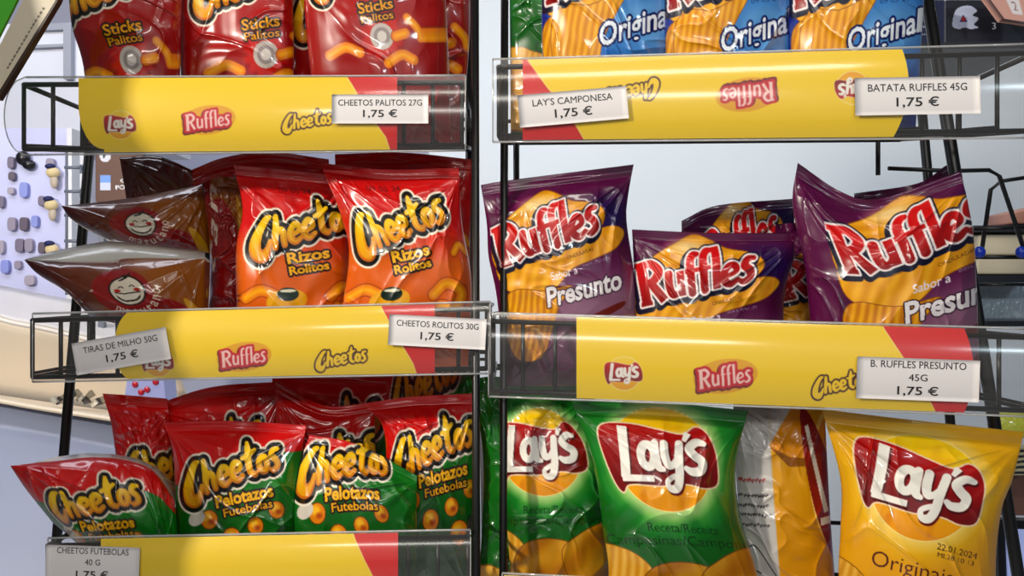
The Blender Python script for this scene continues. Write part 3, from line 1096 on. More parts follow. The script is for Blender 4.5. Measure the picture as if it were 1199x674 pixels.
c = strip_canvas(80, 480, 80, 190)
red_wedge(c, [(400, 80), (412, 98), (432, 132), (452, 160), (462, 190), (500, 190), (500, 80)])
c.logo_lays(141 - 15 - 80, 152 - 80, 7.4, small=True)
c.logo_ruffles(218 - 80, 153 - 80, 9.0, 8, small=True)
c.logo_cheetos(332 - 80, 152 - 80, 8.6, 8, small=True)
build_shelf(LT, '', 'black wire basket of the left rack, topmost, holding red bags', (28, 541), c, hold_l=25, ins=(92, 465), ins_edges=(arc_l, flat))
c = strip_canvas(120, 530, 345, 460)
red_wedge(c, [(440, 345), (450, 365), (466, 395), (484, 425), (496, 460), (540, 460), (540, 345)])
c.logo_lays(170 - 120, 430 - 345, 7.4, small=True)
c.logo_ruffles(260 - 120, 430 - 345, 9.0, 8, small=True)
c.logo_cheetos(371 - 120, 430 - 345, 8.8, 8, small=True)
build_shelf(LM, '', 'black wire basket of the left rack, middle level, holding orange bags', (38, 570), c, ins=(134, 509), ins_edges=(lambda v: 22 * (1 - np.sqrt(np.clip(1 - (2 * v - 1) ** 2, 0, 1))), flat))
c = strip_canvas(100, 480, 610, 730)
red_wedge(c, [(409, 610), (416, 630), (427, 655), (440, 680), (452, 730), (500, 730), (500, 610)])
c.logo_lays(230 - 100, 700 - 610, 7.4, small=True)
c.logo_ruffles(300 - 100, 700 - 610, 7, 8, small=True)
build_shelf(LB, '', 'black wire basket of the left rack, lowest, holding red and green bags', (56, 548), c, ins=(118, 466), ins_edges=(arc_l, flat))
# ---- right rack baskets
RT = Shelf(577, 1215, (69, 166), (51, 161), dR)
RM = Shelf(572, 1215, (366, 464), (385, 488), dR)
RB = Shelf(588, 1215, (671, 770), (702, 800), dR)
c = strip_canvas(600, 1075, 45, 175)
red_wedge(c, [(600, 45), (617, 70), (640, 102), (664, 130), (690, 175), (600, 175)])
c.logo_cheetos(770 - 600, 96 - 45, 9.2, 8, small=True, flip=True)
c.logo_ruffles(905 - 600, 96 - 45, 10.4, 8, small=True, flip=True)
c.logo_lays(1016 - 600, 96 - 45, 8.6, small=True, flip=True)
build_shelf(RT, '', 'black wire basket of the right rack, topmost, holding blue bags', (584, 1212), c, ins=(612, 1064),
            ins_edges=(flat, lambda v: -6 * (2 * v - .8) ** 2 * 2.2), wx=41)
c = strip_canvas(665, 1150, 355, 500)
red_wedge(c, [(1020, 355), (1036, 385), (1062, 424), (1090, 470), (1105, 500), (1160, 500), (1160, 355)])
c.logo_lays(713 - 665, 444 - 355, 8.7, small=True)
c.logo_ruffles(819 - 665, 455 - 355, 10.6, 8, small=True)
c.logo_cheetos(953 - 665, 462 - 355, 9.6, 10, small=True)
build_shelf(RM, '', 'black wire basket of the right rack, middle level, holding purple bags', (575, 1212), c, ins=(675, 1128), ins_edges=(flat, lambda v: 12 - 12 * (2 * v - 1) ** 2), wx=41)
c = strip_canvas(580, 1150, 660, 800)
red_wedge(c, [(1020, 660), (1062, 724), (1105, 800), (1160, 800), (1160, 660)])
build_shelf(RB, '', 'black wire basket of the right rack, lowest, holding green and yellow bags', (592, 1212), c, ins=(590, 1128), ins_edges=(flat, flat), wx=41)

price_card(LT, 445, 127.5, 113, 34, 0, [('CHEETOS PALITOS 27G', 0, -7.5, 98, 7.2), ('1,75 €', 0, 5.6, 40, 10.5)], 'white price card for the red stick snacks, left rack top basket')
price_card(LM, 142, 411, 112, 38, 10, [('TIRAS DE MILHO 50G', 0, -8.5, 88, 7.2), ('1,75 €', 0, 6, 38, 10.5)], 'tilted white price card at the left end of the left middle basket, for corn strips')
price_card(LM, 512, 388.5, 114, 36, -3, [('CHEETOS ROLITOS 30G', 0, -8.5, 96, 7), ('1,75 €', 0, 5.6, 39, 10.5)], 'white price card at the red end of the left middle basket')
price_card(LB, 108, 665, 110, 52, -2, [('CHEETOS FUTEBOLAS', 0, -20, 84, 7.2), ('40 G', 0, -7, 18, 7), ('1,75 €', 0, 8, 38, 10.5)], 'white price card on the lowest left basket, under the tipped red and green bag')
price_card(RT, 671, 125, 128, 38, 5, [("LAY'S CAMPONESA", 0, -8.5, 94, 8), ('1,75 €', 0, 6.5, 44, 12)], 'white price card at the left end of the right top basket, under the blue bags')
price_card(RT, 1074.5, 112, 147, 44, 1, [('BATATA RUFFLES 45G', 0, -10, 116, 8.6), ('1,75 €', 0, 7.5, 50, 13)], 'white price card at the clear end of the right top basket')
price_card(RM, 1075, 444, 144, 49, -2, [('B. RUFFLES PRESUNTO', 0, -17, 112, 8.2), ('45G', 0, -2, 22, 8), ('1,75 €', 0, 14, 48, 12)], 'three-line white price card on the right middle basket, under the purple bags')

# ------------------------------------------------------------------ rack frames
def rack(rods, label, rungs=()):
    root = empty('wire_rack', (P(rods[0][0][0], rods[0][0][1], rods[0][0][2])[0], 1.1, 0.02))
    tag(root, label, 'display rack', 'black wire snack racks')
    for pts, r in rods_iter(rods):
        m = MB()
        m.tube(pts, r, n=12)
        m.build('upright', BLACK_WIRE, root, smooth=True)
    for a, b in rungs:
        m = MB()
        m.tube([P(*a), P(*b)], .0025)
        m.build('rung', BLACK_WIRE, root, smooth=True)
    return root


def rods_iter(rods):
    for rod in rods:
        r = .0042 if len(rod) < 3 or not isinstance(rod[-1], float) else rod[-1]
        pts = [P(*q) for q in rod if not isinstance(q, float)]
        # straight rod carried on down to the floor
        a, b = pts[0], pts[-1]
        k = (0.02 - b.z) / (b.z - a.z)
        pts.append(b + (b - a) * k)
        yield pts, r


rack([[(123, -40, 1.115), (75, 530, 1.115), .0062], [(548, -40, 1.115), (553, 700, 1.115), .0050], [(556, -40, .842 + .008), (558, 700, .858), .0040]],
     'black wire display rack on the left, holding red, orange and brown bags',
     rungs=[((114, 140, 1.115), (549, 140, 1.115)), ((88, 415, 1.115), (551, 415, 1.115))])
rack([[(591, -40, .875), (589, 720, .875), .0040], [(604, -40, 1.115), (606, 720, 1.115), .0040], [(1064, -40, 1.115), (1104, 400, 1.115), .0060], [(1080, -40, .94), (1146, 380, .94), .0066]],
     'black wire display rack on the right, holding blue, purple, green and yellow bags',
     rungs=[((604, 120, 1.115), (1076, 120, 1.115)), ((605, 420, 1.115), (1104, 420, 1.115))])
m = MB()
m.tube([P(1028, 150, 1.1), P(1028, 205, 1.1)], .003)
m.tube([P(1040, 197, 1.1), P(1112, 200, 1.1), P(1158, 199, 1.1), P(1170, 206, 1.1), P(1212, 330, 1.1)], .0028)
m.tube([P(1150, 290, 1.14), P(1160, 222, 1.14), P(1172, 212, 1.14), P(1212, 206, 1.14)], .0028)
m.tube([P(1060, 222, 1.1), P(1110, 208, 1.1)], .0026)
m.tube([P(1140, 268, 1.12), P(1212, 266, 1.12)], .0028)
m.tube([P(1142, 301, 1.12), P(1212, 301, 1.12)], .0028)
m.tube([P(1146, 333, 1.14), P(1212, 333, 1.14)], .0022)
o = m.build('wire_hook_frame', BLACK_WIRE, smooth=True)
tag(o, 'bent black wire side frame sticking out beside the tallest purple bag', 'wire frame')

# ------------------------------------------------------------------ the bags
G1, G2, G3 = 'red stick snack bags in the top left basket', 'orange curl snack bags in the middle left basket', 'red and green ball snack bags in the lowest left basket'
G4, G5, G6, G7 = 'blue ridged chip bags in the top right basket', 'purple ridged chip bags in the middle right basket', 'green chip bags', 'yellow chip bags'
GM = 'brown corn strip bags lying in the middle left basket'
# top left
bag([(78, -92), (150, -96), (214, -90)], [(104, 172), (150, 172), (205, 172)], L=[(80, -20), (84, 30), (98, 80)], R=[(212, 60)], d=.915, art='sticks', win=(24, 0, 108, 158), seed=11,
    label='red stick snack bag, leftmost in the top left basket', group=G1)
bag([(208, -92), (340, -88)], [(216, 173), (338, 173)], L=[(210, 40)], R=[(344, 60)], d=.925, yaw=-.01, art='sticks', win=(-2, 3, 88, 166), seed=12,
    label='red stick snack bag, second from the left in the top left basket', group=G1)
bag([(322, -88), (470, -92)], [(330, 173), (470, 173)], L=[(328, 40)], d=.955, art='sticks', win=(-2, -8, 100, 146), seed=13, thick=.02,
    label='red stick snack bag mostly hidden behind the rightmost one, top left basket', group=G1)
bag([(440, -100), (548, -100)], [(450, 173), (538, 173)], R=[(550, 40)], d=.955, art='sticks', win=(30, 0, 100, 175), seed=15, thick=.02, crumple=1.4,
    label='red stick snack bag squeezed behind at the right end of the top left basket', group=G1)
bag([(352, -108), (515, -112)], [(376, 173), (528, 173)], L=[(358, 30)], R=[(524, 40)], d=.905, yaw=.01, art='sticks', win=(2, 0, 122, 182), seed=14, thick=.028,
    label='red stick snack bag front right in the top left basket, curved sticks printed', group=G1)

# middle left: corn strips lying on their side
bag([(140, 184), (190, 184), (258, 216)], [(150, 246), (200, 250), (258, 246)], d=1.045, art='corn', win=(2, 0, 40, 20), seed=21, thick=.014, label='dark brown snack bag lying uppermost in the brown pile', group=GM)
bag([(72, 241), (120, 236), (175, 228), (246, 214)], [(100, 268), (150, 288), (246, 296)], L=[(82, 255)], d=.985, art='corn', win=(0, 2, 100, 52), seed=22, thick=.03, seal=0, crumple=.7,
    label='brown corn strip bag with a smiling face lying second from top of the pile', group=GM)
bag([(28, 304), (70, 306), (130, 306), (150, 302), (240, 303)], [(86, 346), (120, 376), (242, 392)], L=[(46, 322)], d=.925, art='corn', win=(-4, 4, 98, 58), seed=23, thick=.032, seal=0, crumple=.6,
    label='brown corn strip bag with a smiling face and silver back, lowest of the pile', group=GM)
# the silver back sheet of the lowest corn bag, showing above its face
def back_sheet(key, xs, d0, d1):
    m = MB()
    v, f = [], []
    for i, (x, a, b) in enumerate(xs):
        for j in range(5):
            t = j / 4
            v.append(P(x, a + (b - a) * t, d0 + (d1 - d0) * t - .006 * math.sin(math.pi * t) + .002 * math.sin(i * 2.1)))
    for i in range(len(xs) - 1):
        for j in range(4):
            f.append((i * 5 + j, i * 5 + j + 1, (i + 1) * 5 + j + 1, (i + 1) * 5 + j))
    m.add(v, f)
    host = [o for o in bpy.data.objects if o.get('label', '').startswith(key)][0]
    o = m.build('back_sheet', mat('pale_back_film', rgb(200, 196, 188), rough=.32, coat=.4), host, smooth=True)
    o['label'] = 'pale silver back of the bag'
    o.modifiers.new('thickness', 'SOLIDIFY').thickness = .0006


back_sheet('brown corn strip bag with a smiling face and silver', [(30, 303, 303.5), (60, 294.5, 306), (90, 288, 308.5), (126, 282, 309), (160, 284.5, 304.5), (200, 289, 304.5), (240, 294, 304.5)], .955, .925)
bag([(236, 214), (262, 206), (292, 214)], [(240, 428), (292, 428)], L=[(246, 300)], d=.965, art='corn', win=(60, 30, 94, 58), seed=25, thick=.02, crumple=1.6,
    label='dark brown snack bag standing between the brown pile and the orange bags', group=GM)
bag([(225, 198), (262, 184), (315, 177), (385, 186)], [(240, 428), (395, 428)], d=1.015, art='rizos', win=(0, 0, 100, 150), seed=26, thick=.026, crumple=1.6,
    label='orange curl snack bag standing behind the left one, only its red top visible', group=G2)
bag([(392, 180), (470, 178), (552, 186)], [(400, 428), (548, 428)], d=1.00, art='rizos', win=(0, 0, 100, 150), seed=27, thick=.022, crumple=1.8,
    label='orange curl snack bag standing behind the right one, mostly hidden', group=G2)
bag([(273, 193), (330, 198), (402, 206)], [(280, 430), (406, 430)], L=[(284, 245), (276, 300)], R=[(412, 270)], d=.915, yaw=.02, art='rizos', win=(-3, -1, 85, 146), seed=28, thick=.026,
    label='orange curl snack bag, left of the two in front, its lettering partly covered', group=G2)
bag([(374, 190), (450, 198), (537, 196)], [(386, 430), (548, 430)], L=[(400, 255), (408, 310)], R=[(541, 260), (552, 330)], d=.892, yaw=-.005, art='rizos', win=(0, 0, 100, 145), seed=29, thick=.03,
    label='orange curl snack bag, right of the two in front, full lettering visible', group=G2)

# lowest left
bag([(120, 460), (150, 462), (196, 466)], [(150, 700), (215, 700)], L=[(134, 520)], d=.985, art='pelo', win=(0, -10, 46, 130), seed=31, crumple=1.8, thick=.02,
    label='narrow red snack bag standing between the tipped bag and the front left one', group=G3)
bag([(190, 470), (250, 452), (330, 446)], [(200, 700), (335, 700)], d=1.0, art='pelo', win=(0, -6, 100, 130), seed=32, crumple=1.5, thick=.022,
    label='red snack bag behind the front left one, lettering hidden', group=G3)
bag([(322, 446), (380, 474), (438, 470)], [(330, 700), (445, 700)], d=.975, art='pelo', win=(10, -4, 82, 130), seed=33, crumple=1.2, thick=.02,
    label='red snack bag peeping out above the tilted front middle one', group=G3)
bag([(318, 428), (470, 436)], [(330, 700), (470, 700)], d=1.045, art='pelo', win=(0, 0, 100, 130), seed=34, crumple=1.2, thick=.02,
    label='dim red snack bag at the rear of the lowest left basket, left one', group=G3)
bag([(452, 428), (552, 426)], [(455, 700), (548, 700)], d=1.04, art='pelo', win=(0, 26, 100, 150), seed=35, crumple=1.0, thick=.02,
    label='dim red snack bag at the rear of the lowest left basket, right one', group=G3)
bag([(425, 472), (480, 464), (556, 460)], [(440, 700), (552, 700)], L=[(452, 520)], d=.935, art='pelo', win=(0, 0, 84, 135), seed=36, thick=.026,
    label='red and green snack bag at the right end of the lowest left basket', group=G3)
bag([(192, 494), (270, 492), (358, 497)], [(206, 702), (352, 702)], L=[(204, 545)], R=[(352, 560)], d=.905, art='pelo', win=(0, 0, 100, 128), seed=37, thick=.03,
    label='red and green snack bag, front left in the lowest left basket', group=G3)
bag([(362, 508), (420, 520), (488, 556)], [(350, 702), (492, 702)], L=[(350, 552), (344, 610)], R=[(488, 620)], d=.893, art='pelo', win=(8, 22, 112, 126), seed=38, thick=.028,
    label='red and green snack bag tilted to the right, front middle in the lowest left basket', group=G3)
bag([(12, 545), (60, 540), (120, 535), (175, 548), (204, 585)], [(62, 612), (110, 645), (206, 656)], L=[(30, 572)], R=[(208, 620)], d=.895, art='pelo', win=(-6, 0, 118, 78), seed=39, thick=.030, seal=0,
    label='red and green snack bag tipped on its side over the basket end, pointed corner', group=G3)

back_sheet('red and green snack bag tipped', [(40, 541, 543), (70, 534, 544), (100, 530, 547), (130, 531, 550), (160, 536, 556), (185, 548, 569), (206, 568, 594)], .935, .893)

# top right
bag([(596, -100), (700, -100)], [(598, 160), (700, 160)], d=.965, art='lgreen', win=(-10, 10, 60, 130), seed=41, thick=.02,
    label='green chip bag in the top right basket, left of the blue bags', group=G6)
bag([(640, -112), (796, -120)], [(640, 158), (790, 158)], L=[(634, 20)], R=[(792, 30)], d=.885, art='original', win=(2, 4, 104, 158), seed=42, thick=.03, yaw=.008,
    label='blue ridged chip bag, leftmost of three in the top right basket', group=G4)
bag([(782, -112), (936, -118)], [(784, 156), (930, 156)], L=[(778, 20)], R=[(932, 30)], d=.878, art='original', win=(2, 2, 104, 152), seed=43, thick=.03, yaw=.008,
    label='blue ridged chip bag, middle of three in the top right basket', group=G4)
bag([(930, -118), (1090, -122)], [(930, 154), (1072, 154)], L=[(922, 20)], R=[(1080, 30)], d=.870, art='original', win=(0, 0, 102, 150), seed=44, thick=.03, yaw=-.004,
    label='blue ridged chip bag, rightmost of three in the top right basket', group=G4)

# middle right
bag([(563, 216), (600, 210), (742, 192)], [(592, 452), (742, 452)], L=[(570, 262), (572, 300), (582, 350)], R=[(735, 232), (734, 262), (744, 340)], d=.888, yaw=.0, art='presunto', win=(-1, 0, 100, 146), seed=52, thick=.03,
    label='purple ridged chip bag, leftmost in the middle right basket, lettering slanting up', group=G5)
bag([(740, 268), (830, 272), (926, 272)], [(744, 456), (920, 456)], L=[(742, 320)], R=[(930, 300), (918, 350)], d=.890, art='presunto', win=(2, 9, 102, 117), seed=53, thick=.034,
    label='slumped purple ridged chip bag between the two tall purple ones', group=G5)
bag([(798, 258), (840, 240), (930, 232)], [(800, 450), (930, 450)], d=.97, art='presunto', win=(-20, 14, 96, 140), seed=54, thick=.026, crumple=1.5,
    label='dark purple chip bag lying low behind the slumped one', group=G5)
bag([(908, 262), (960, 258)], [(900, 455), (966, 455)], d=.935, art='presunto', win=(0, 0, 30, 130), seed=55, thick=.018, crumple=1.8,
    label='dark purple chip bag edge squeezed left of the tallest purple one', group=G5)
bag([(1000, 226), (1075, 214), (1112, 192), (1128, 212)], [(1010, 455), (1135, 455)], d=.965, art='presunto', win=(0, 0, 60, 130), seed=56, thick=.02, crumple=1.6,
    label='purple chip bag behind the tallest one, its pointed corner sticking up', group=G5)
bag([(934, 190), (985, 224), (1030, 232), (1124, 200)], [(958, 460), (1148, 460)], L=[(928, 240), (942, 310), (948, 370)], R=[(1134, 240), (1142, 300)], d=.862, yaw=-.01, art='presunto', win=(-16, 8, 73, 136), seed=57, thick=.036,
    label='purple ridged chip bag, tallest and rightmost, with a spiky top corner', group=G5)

# lowest right
bag([(545, 444), (578, 440), (596, 446)], [(556, 760), (640, 760)], L=[(566, 540)], d=.955, art='lgreen', win=(-6, -4, 30, 120), seed=61, thick=.02,
    label='green chip bag edge showing between the two racks', group=G6)
bag([(592, 440), (690, 440)], [(606, 762), (715, 762)], L=[(588, 540)], R=[(716, 560)], d=.925, art='lgreen', win=(23, -14, 99, 168), seed=62, thick=.03,
    label='green chip bag, left one in the lowest right basket behind the rack post', group=G6)
bag([(858, 455), (965, 465)], [(880, 775), (985, 775)], L=[(862, 560)], R=[(972, 600)], d=.915, art='back', win=(4, 0, 100, 140), seed=63, thick=.026,
    label='yellow chip bag turned to show its white back with small print', group=G7)
bag([(668, 468), (770, 470), (876, 480)], [(692, 770), (905, 770)], L=[(694, 540), (706, 620), (712, 680)], R=[(862, 540), (866, 600), (886, 670)], d=.875, art='lgreen', win=(9, 4, 94, 147), seed=64, thick=.036,
    label='large green chip bag at the centre of the lowest right basket', group=G6)
bag([(962, 478), (1060, 490), (1199, 505)], [(990, 790), (1178, 790)], L=[(984, 560), (984, 620), (982, 680)], R=[(1186, 560), (1172, 600), (1166, 680)], d=.860, yaw=-.004, rot=9, art='lyellow', win=(9, -1, 94, 139), seed=65, thick=.036,
    label='large yellow chip bag, rightmost in the lowest right basket', group=G7)

# ------------------------------------------------------------------ surroundings
m = MB(); m.box((-4.5, -3, -0.02), (4.5, 6, 0)); o = m.build('floor', mat('pale_floor', rgb(170, 172, 180), rough=.35, noise=.08, nscale=2)); o['kind'] = 'structure'
m = MB(); m.box((-.35, 3.6, 0), (4.5, 3.7, 3.2)); o = m.build('wall_back', WHITE_WALL); o['kind'] = 'structure'
m = MB(); m.box((-4.5, 4.4, 0), (-.35, 4.5, 3.2)); o = m.build('wall_left', mat('pale_lilac_wall', rgb(214, 216, 240), rough=.6)); o['kind'] = 'structure'

# charm display board, far left
brd = empty('display_board', P(40, 340, 2.6))
tag(brd, 'pale lilac display board hung with rows of small charms', 'display board')
m = MB(); m.prism([(-60, 150), (82, 150), (82, 352), (-60, 352)], 2.60, 2.64); m.build('panel', mat('lilac_board', rgb(206, 208, 246), rough=.4), brd)
m = MB(); m.prism([(78, 150), (84, 150), (84, 352), (78, 352)], 2.585, 2.64); m.build('edge_strip', mat('white_plastic', rgb(232, 232, 238), rough=.4), brd)
cols = [rgb(120, 110, 132), rgb(150, 140, 160), rgb(96, 84, 100), rgb(140, 150, 220), rgb(170, 160, 176)]
rs = random.Random(3)
spots = [(12, 190, 4, 7), (58, 190, 5, 5), (13, 206, 4, 5), (27, 222, 5, 9), (12, 223, 4, 4), (0, 236, 4, 7), (13, 262, 5, 8), (27, 262, 5, 8), (40, 259, 4, 7), (0, 289, 4, 8), (22, 287, 5, 8), (33, 287, 5, 8), (48, 290, 4, 7),
         (5, 312, 5, 8), (34, 328, 6, 6), (48, 235, 4, 6), (20, 310, 4, 5)]
for i, (x, y, w, h) in enumerate(spots):
    m = MB()
    poly = [(x + w * math.copysign(abs(math.cos(a)) ** .6, math.cos(a)), y + h * math.copysign(abs(math.sin(a)) ** .6, math.sin(a))) for a in [2 * math.pi * k / 14 for k in range(14)]]
    m.prism(poly, 2.585, 2.5995)
    k = i % len(cols)
    o = m.build('charm', mat('charm_%d' % k, cols[k], rough=.4), bevel=.002)
    tag(o, 'tiny rounded grey charm hanging on the lilac board', 'charm', 'grey charms on the board')
for j, (x, y, lb) in enumerate(((62, 202, 'uppermost'), (60, 240, 'middle'), (61, 292, 'lowest'))):
    c0 = P(x, y, 2.582)
    root = empty('hanging_charm', c0 - Vector((0, 0, .05)))
    tag(root, f'cream round charm with a dark blue cap beside the board edge, {lb} of three', 'charm', 'blue-capped charms on the board')
    m = MB(); m.ball(c0, .019, sc=(1.1, .8, .9)); m.build('body', mat('cream_plush', rgb(222, 200, 150), rough=.7), root, smooth=True)
    m = MB(); m.ball(c0 + Vector((-.006, -.004, .018)), .013, sc=(1.2, 1, .7)); m.build('cap', mat('navy_plush', rgb(24, 28, 84), rough=.6), root, smooth=True)
    m = MB(); m.ball(c0 + Vector((.004, 0, -.028)), .013, sc=(.9, .7, 1.6)); m.build('tag', mat('beige_plush', rgb(196, 180, 160), rough=.6), root, smooth=True)
c0 = P(27, 185, 2.588)
m = MB(); m.ball(c0, .022, sc=(1, .7, 1)); m.ball(c0 + Vector((.018, 0, -.02)), .02, sc=(1, .7, .8))
tag(m.build('hanging_charm', mat('black_plastic', rgb(20, 20, 26), rough=.3), smooth=True), 'black round charm at the top of the lilac board', 'charm')

# white ladder shelf and brown board with posters behind the corn bags
fr = empty('ladder_shelf', P(92, 330, 2.5))
tag(fr, 'narrow white ladder shelf beside the lilac board', 'shelf')
for x in (78, 95):
    m = MB(); m.tube([P(x, 175, 2.5), P(x, 345, 2.5)], .004); m.build('post', mat('grey_metal', rgb(110, 116, 130), rough=.4), fr, smooth=True)
for y in (196, 224, 252, 282):
    m = MB(); m.tube([P(76, y, 2.5), P(97, y, 2.5)], .005); m.build('rung', mat('grey_metal', rgb(110, 116, 130)), fr, smooth=True)
for i, (y, lb) in enumerate(((184, 'highest'), (212, 'middle'), (240, 'lowest'))):
    m = MB(); m.box(tuple(P(93, y + 9, 2.48)), tuple(P(105, y - 9, 2.48) + Vector((0, .02, 0))))
    tag(m.build('small_carton', mat('white_carton', rgb(214, 214, 222), rough=.5), bevel=.002), f'small white carton on the ladder shelf, {lb} of three', 'carton', 'cartons on the ladder shelf')
c = Canvas(60, 70, 6, rgb(86, 48, 34))
c.ell(12, 8, 7, 8, rgb(214, 214, 224)); c.poly([(8, 4), (14, 4), (10, 12)], rgb(20, 20, 30))
c.poly([(6, 34), (19, 34), (19, 54), (6, 54)], rgb(120, 160, 230)); c.poly([(6, 44), (19, 44), (19, 54), (6, 54)], rgb(208, 214, 240))
c.text('POST', 36, 50, 22, 6, 4, rgb(236, 236, 244), bold=.02)
c.text('ON', 38, 41, 14, 5, 4, rgb(236, 236, 244), bold=.02)


def flat_board(name, x0, y0, x1, y1, d, cv, label, cat, thick=.01, res=.8, film=MATTE_PRINT, poly=None):
    nx, ny = int((x1 - x0) / res), int((y1 - y0) / res)
    s, t = np.meshgrid(np.linspace(0, 1, nx), np.linspace(0, 1, ny))
    if poly is None:
        poly = [(x0, y0), (x1, y0), (x1, y1), (x0, y1)]
    p = np.array(poly, float)
    S, T = s[..., None], t[..., None]
    g = (p[0] * (1 - S) + p[1] * S) * (1 - T) + (p[3] * (1 - S) + p[2] * S) * T
    V = PA(g[..., 0], g[..., 1], d).reshape(-1, 3)
    i = np.arange(nx * ny).reshape(ny, nx)
    q = np.stack([i[:-1, :-1], i[1:, :-1], i[1:, 1:], i[:-1, 1:]], -1).reshape(-1, 4)
    k = nx * ny
    rim = np.r_[i[0, ::-1], i[1:, 0], i[-1, 1:], i[-2::-1, -1]]
    q3 = np.stack([rim[:-1], rim[1:], rim[1:] + k, rim[:-1] + k], -1)
    C = cv.sample(s * cv.w, t * cv.h).reshape(-1, 3)
    o = mesh_np(name, np.vstack([V, V + np.array([0, thick, 0])]), np.vstack([q, q[:, ::-1] + k, q3]), film, colors=np.vstack([C, C]), smooth=False)
    return tag(o, label, cat)


flat_board('notice_board', 112, 176, 168, 236, 2.3, c, 'brown notice board with a blue poster and white lettering behind the brown pile', 'notice board')

nb = bpy.data.objects['notice_board']
for x in (118, 162):
    m = MB(); q = P(x, 230, 2.312); m.box((q.x - .008, q.y, 0), (q.x + .008, q.y + .016, q.z)); m.build('post', mat('grey_metal', rgb(110, 116, 130)), nb)
# white framed cabinet top left
cab = empty('wall_cabinet', P(50, 92, 2.9))
tag(cab, 'white cabinet with grey frame beyond the top left basket', 'cabinet')
m = MB(); m.prism([(-60, 28), (200, 28), (200, 178), (-60, 178)], 2.92, 3.1); m.build('body', mat('white_laminate', rgb(222, 224, 236), rough=.4), cab)
m = MB(); m.prism([(30, 29), (84, 26), (84, 34), (30, 36)], 2.9, 2.92); m.prism([(74, 28), (83, 28), (83, 92), (74, 92)], 2.895, 2.92); m.prism([(22, 53), (82, 51), (82, 54), (20, 57)], 2.9, 2.92)
m.build('door_frame', mat('grey_trim', rgb(150, 154, 168), rough=.4), cab)

# green and cream hanging sign, top left corner, close to the camera side
sg = empty('hanging_sign', Vector((-.7, .75, 0)))
tag(sg, 'green and cream hanging sign cutting into the upper left corner', 'sign')
m = MB(); m.box((-.62, .712, CAMZ + .22), (-.56, .801, CAMZ + .26)); m.build('bracket', mat('sign_edge', rgb(52, 36, 30), rough=.4), sg)
m = MB()
_e = [(-.98, 0), (-.484, 0), (-.484, CAMZ - .17), (-.493, CAMZ + .03), (-.536, CAMZ + .26), (-.70, 2.25), (-.98, 2.25)]  # unseen board added to shade the left ends of the shelf strips
m.add([(x, .70, z) for x, z in _e] + [(x, .715, z) for x, z in _e], [tuple(range(7)), tuple(range(13, 6, -1))] + [(i, i + 7, (i + 1) % 7 + 7, (i + 1) % 7) for i in range(7)])
m.build('unseen_shade_board', mat('sign_cream', rgb(198, 186, 164), rough=.45), sg)
m = MB(); m.prism([(-260, -60), (50, -60), (-30, 100), (-260, 100)], .80, .803); m.build('green_panel', mat('sign_green', rgb(70, 170, 40), rough=.4), sg)
m = MB(); m.prism([(42, -30), (78, -30), (64, 2), (-6, 116), (-30, 116), (-12, 76)], .797, .7995); m.build('cream_band', mat('sign_cream', rgb(198, 186, 164), rough=.45), sg)
m = MB(); m.prism([(77, -30), (80, -30), (67, 2), (-2, 116), (-7, 116), (64, 2)], .796, .8035); m.build('dark_edge', mat('sign_edge', rgb(52, 36, 30), rough=.4), sg)
# (small print on the band is illegible in the photo: thin broken dashes)
m = MB()
for i in range(16):
    t0_, t1_ = i / 16, (i + rs.uniform(.4, .8)) / 16
    ax, ay, bx, by = 50, 8, 6, 82
    m.prism([(ax + (bx - ax) * t0_, ay + (by - ay) * t0_), (ax + (bx - ax) * t1_, ay + (by - ay) * t1_), (ax + (bx - ax) * t1_ + 1.4, ay + (by - ay) * t1_ + .8), (ax + (bx - ax) * t0_ + 1.4, ay + (by - ay) * t0_ + .8)], .7962, .797)
m.build('small_print', mat('brown_ink', rgb(120, 108, 96)), sg)

# curved counter lower left
ctr = empty('sales_counter', P(40, 674, 2.0))
tag(ctr, 'cream topped counter with a blue grey front, far lower left', 'counter')


def loft(profile_top, profile_bot, d_top, d_bot, name, material, parent, n=24):
    v, f = [], []
    for i in range(n + 1):
        s = i / n
        a, b = pcurve(profile_top, np.array([s]))[0], pcurve(profile_bot, np.array([s]))[0]
        for j in range(7):
            t = j / 6
            v.append(P(a[0] + (b[0] - a[0]) * t, a[1] + (b[1] - a[1]) * t, d_top + (d_bot - d_top) * t))
    for i in range(n):
        for j in range(6):
            f.append((i * 7 + j, i * 7 + j + 1, (i + 1) * 7 + j + 1, (i + 1) * 7 + j))
    m = MB(); m.add(v, f)
    o = m.build(name, material, parent, smooth=True)
    o.modifiers.new('thickness', 'SOLIDIFY').thickness = .01
    return o


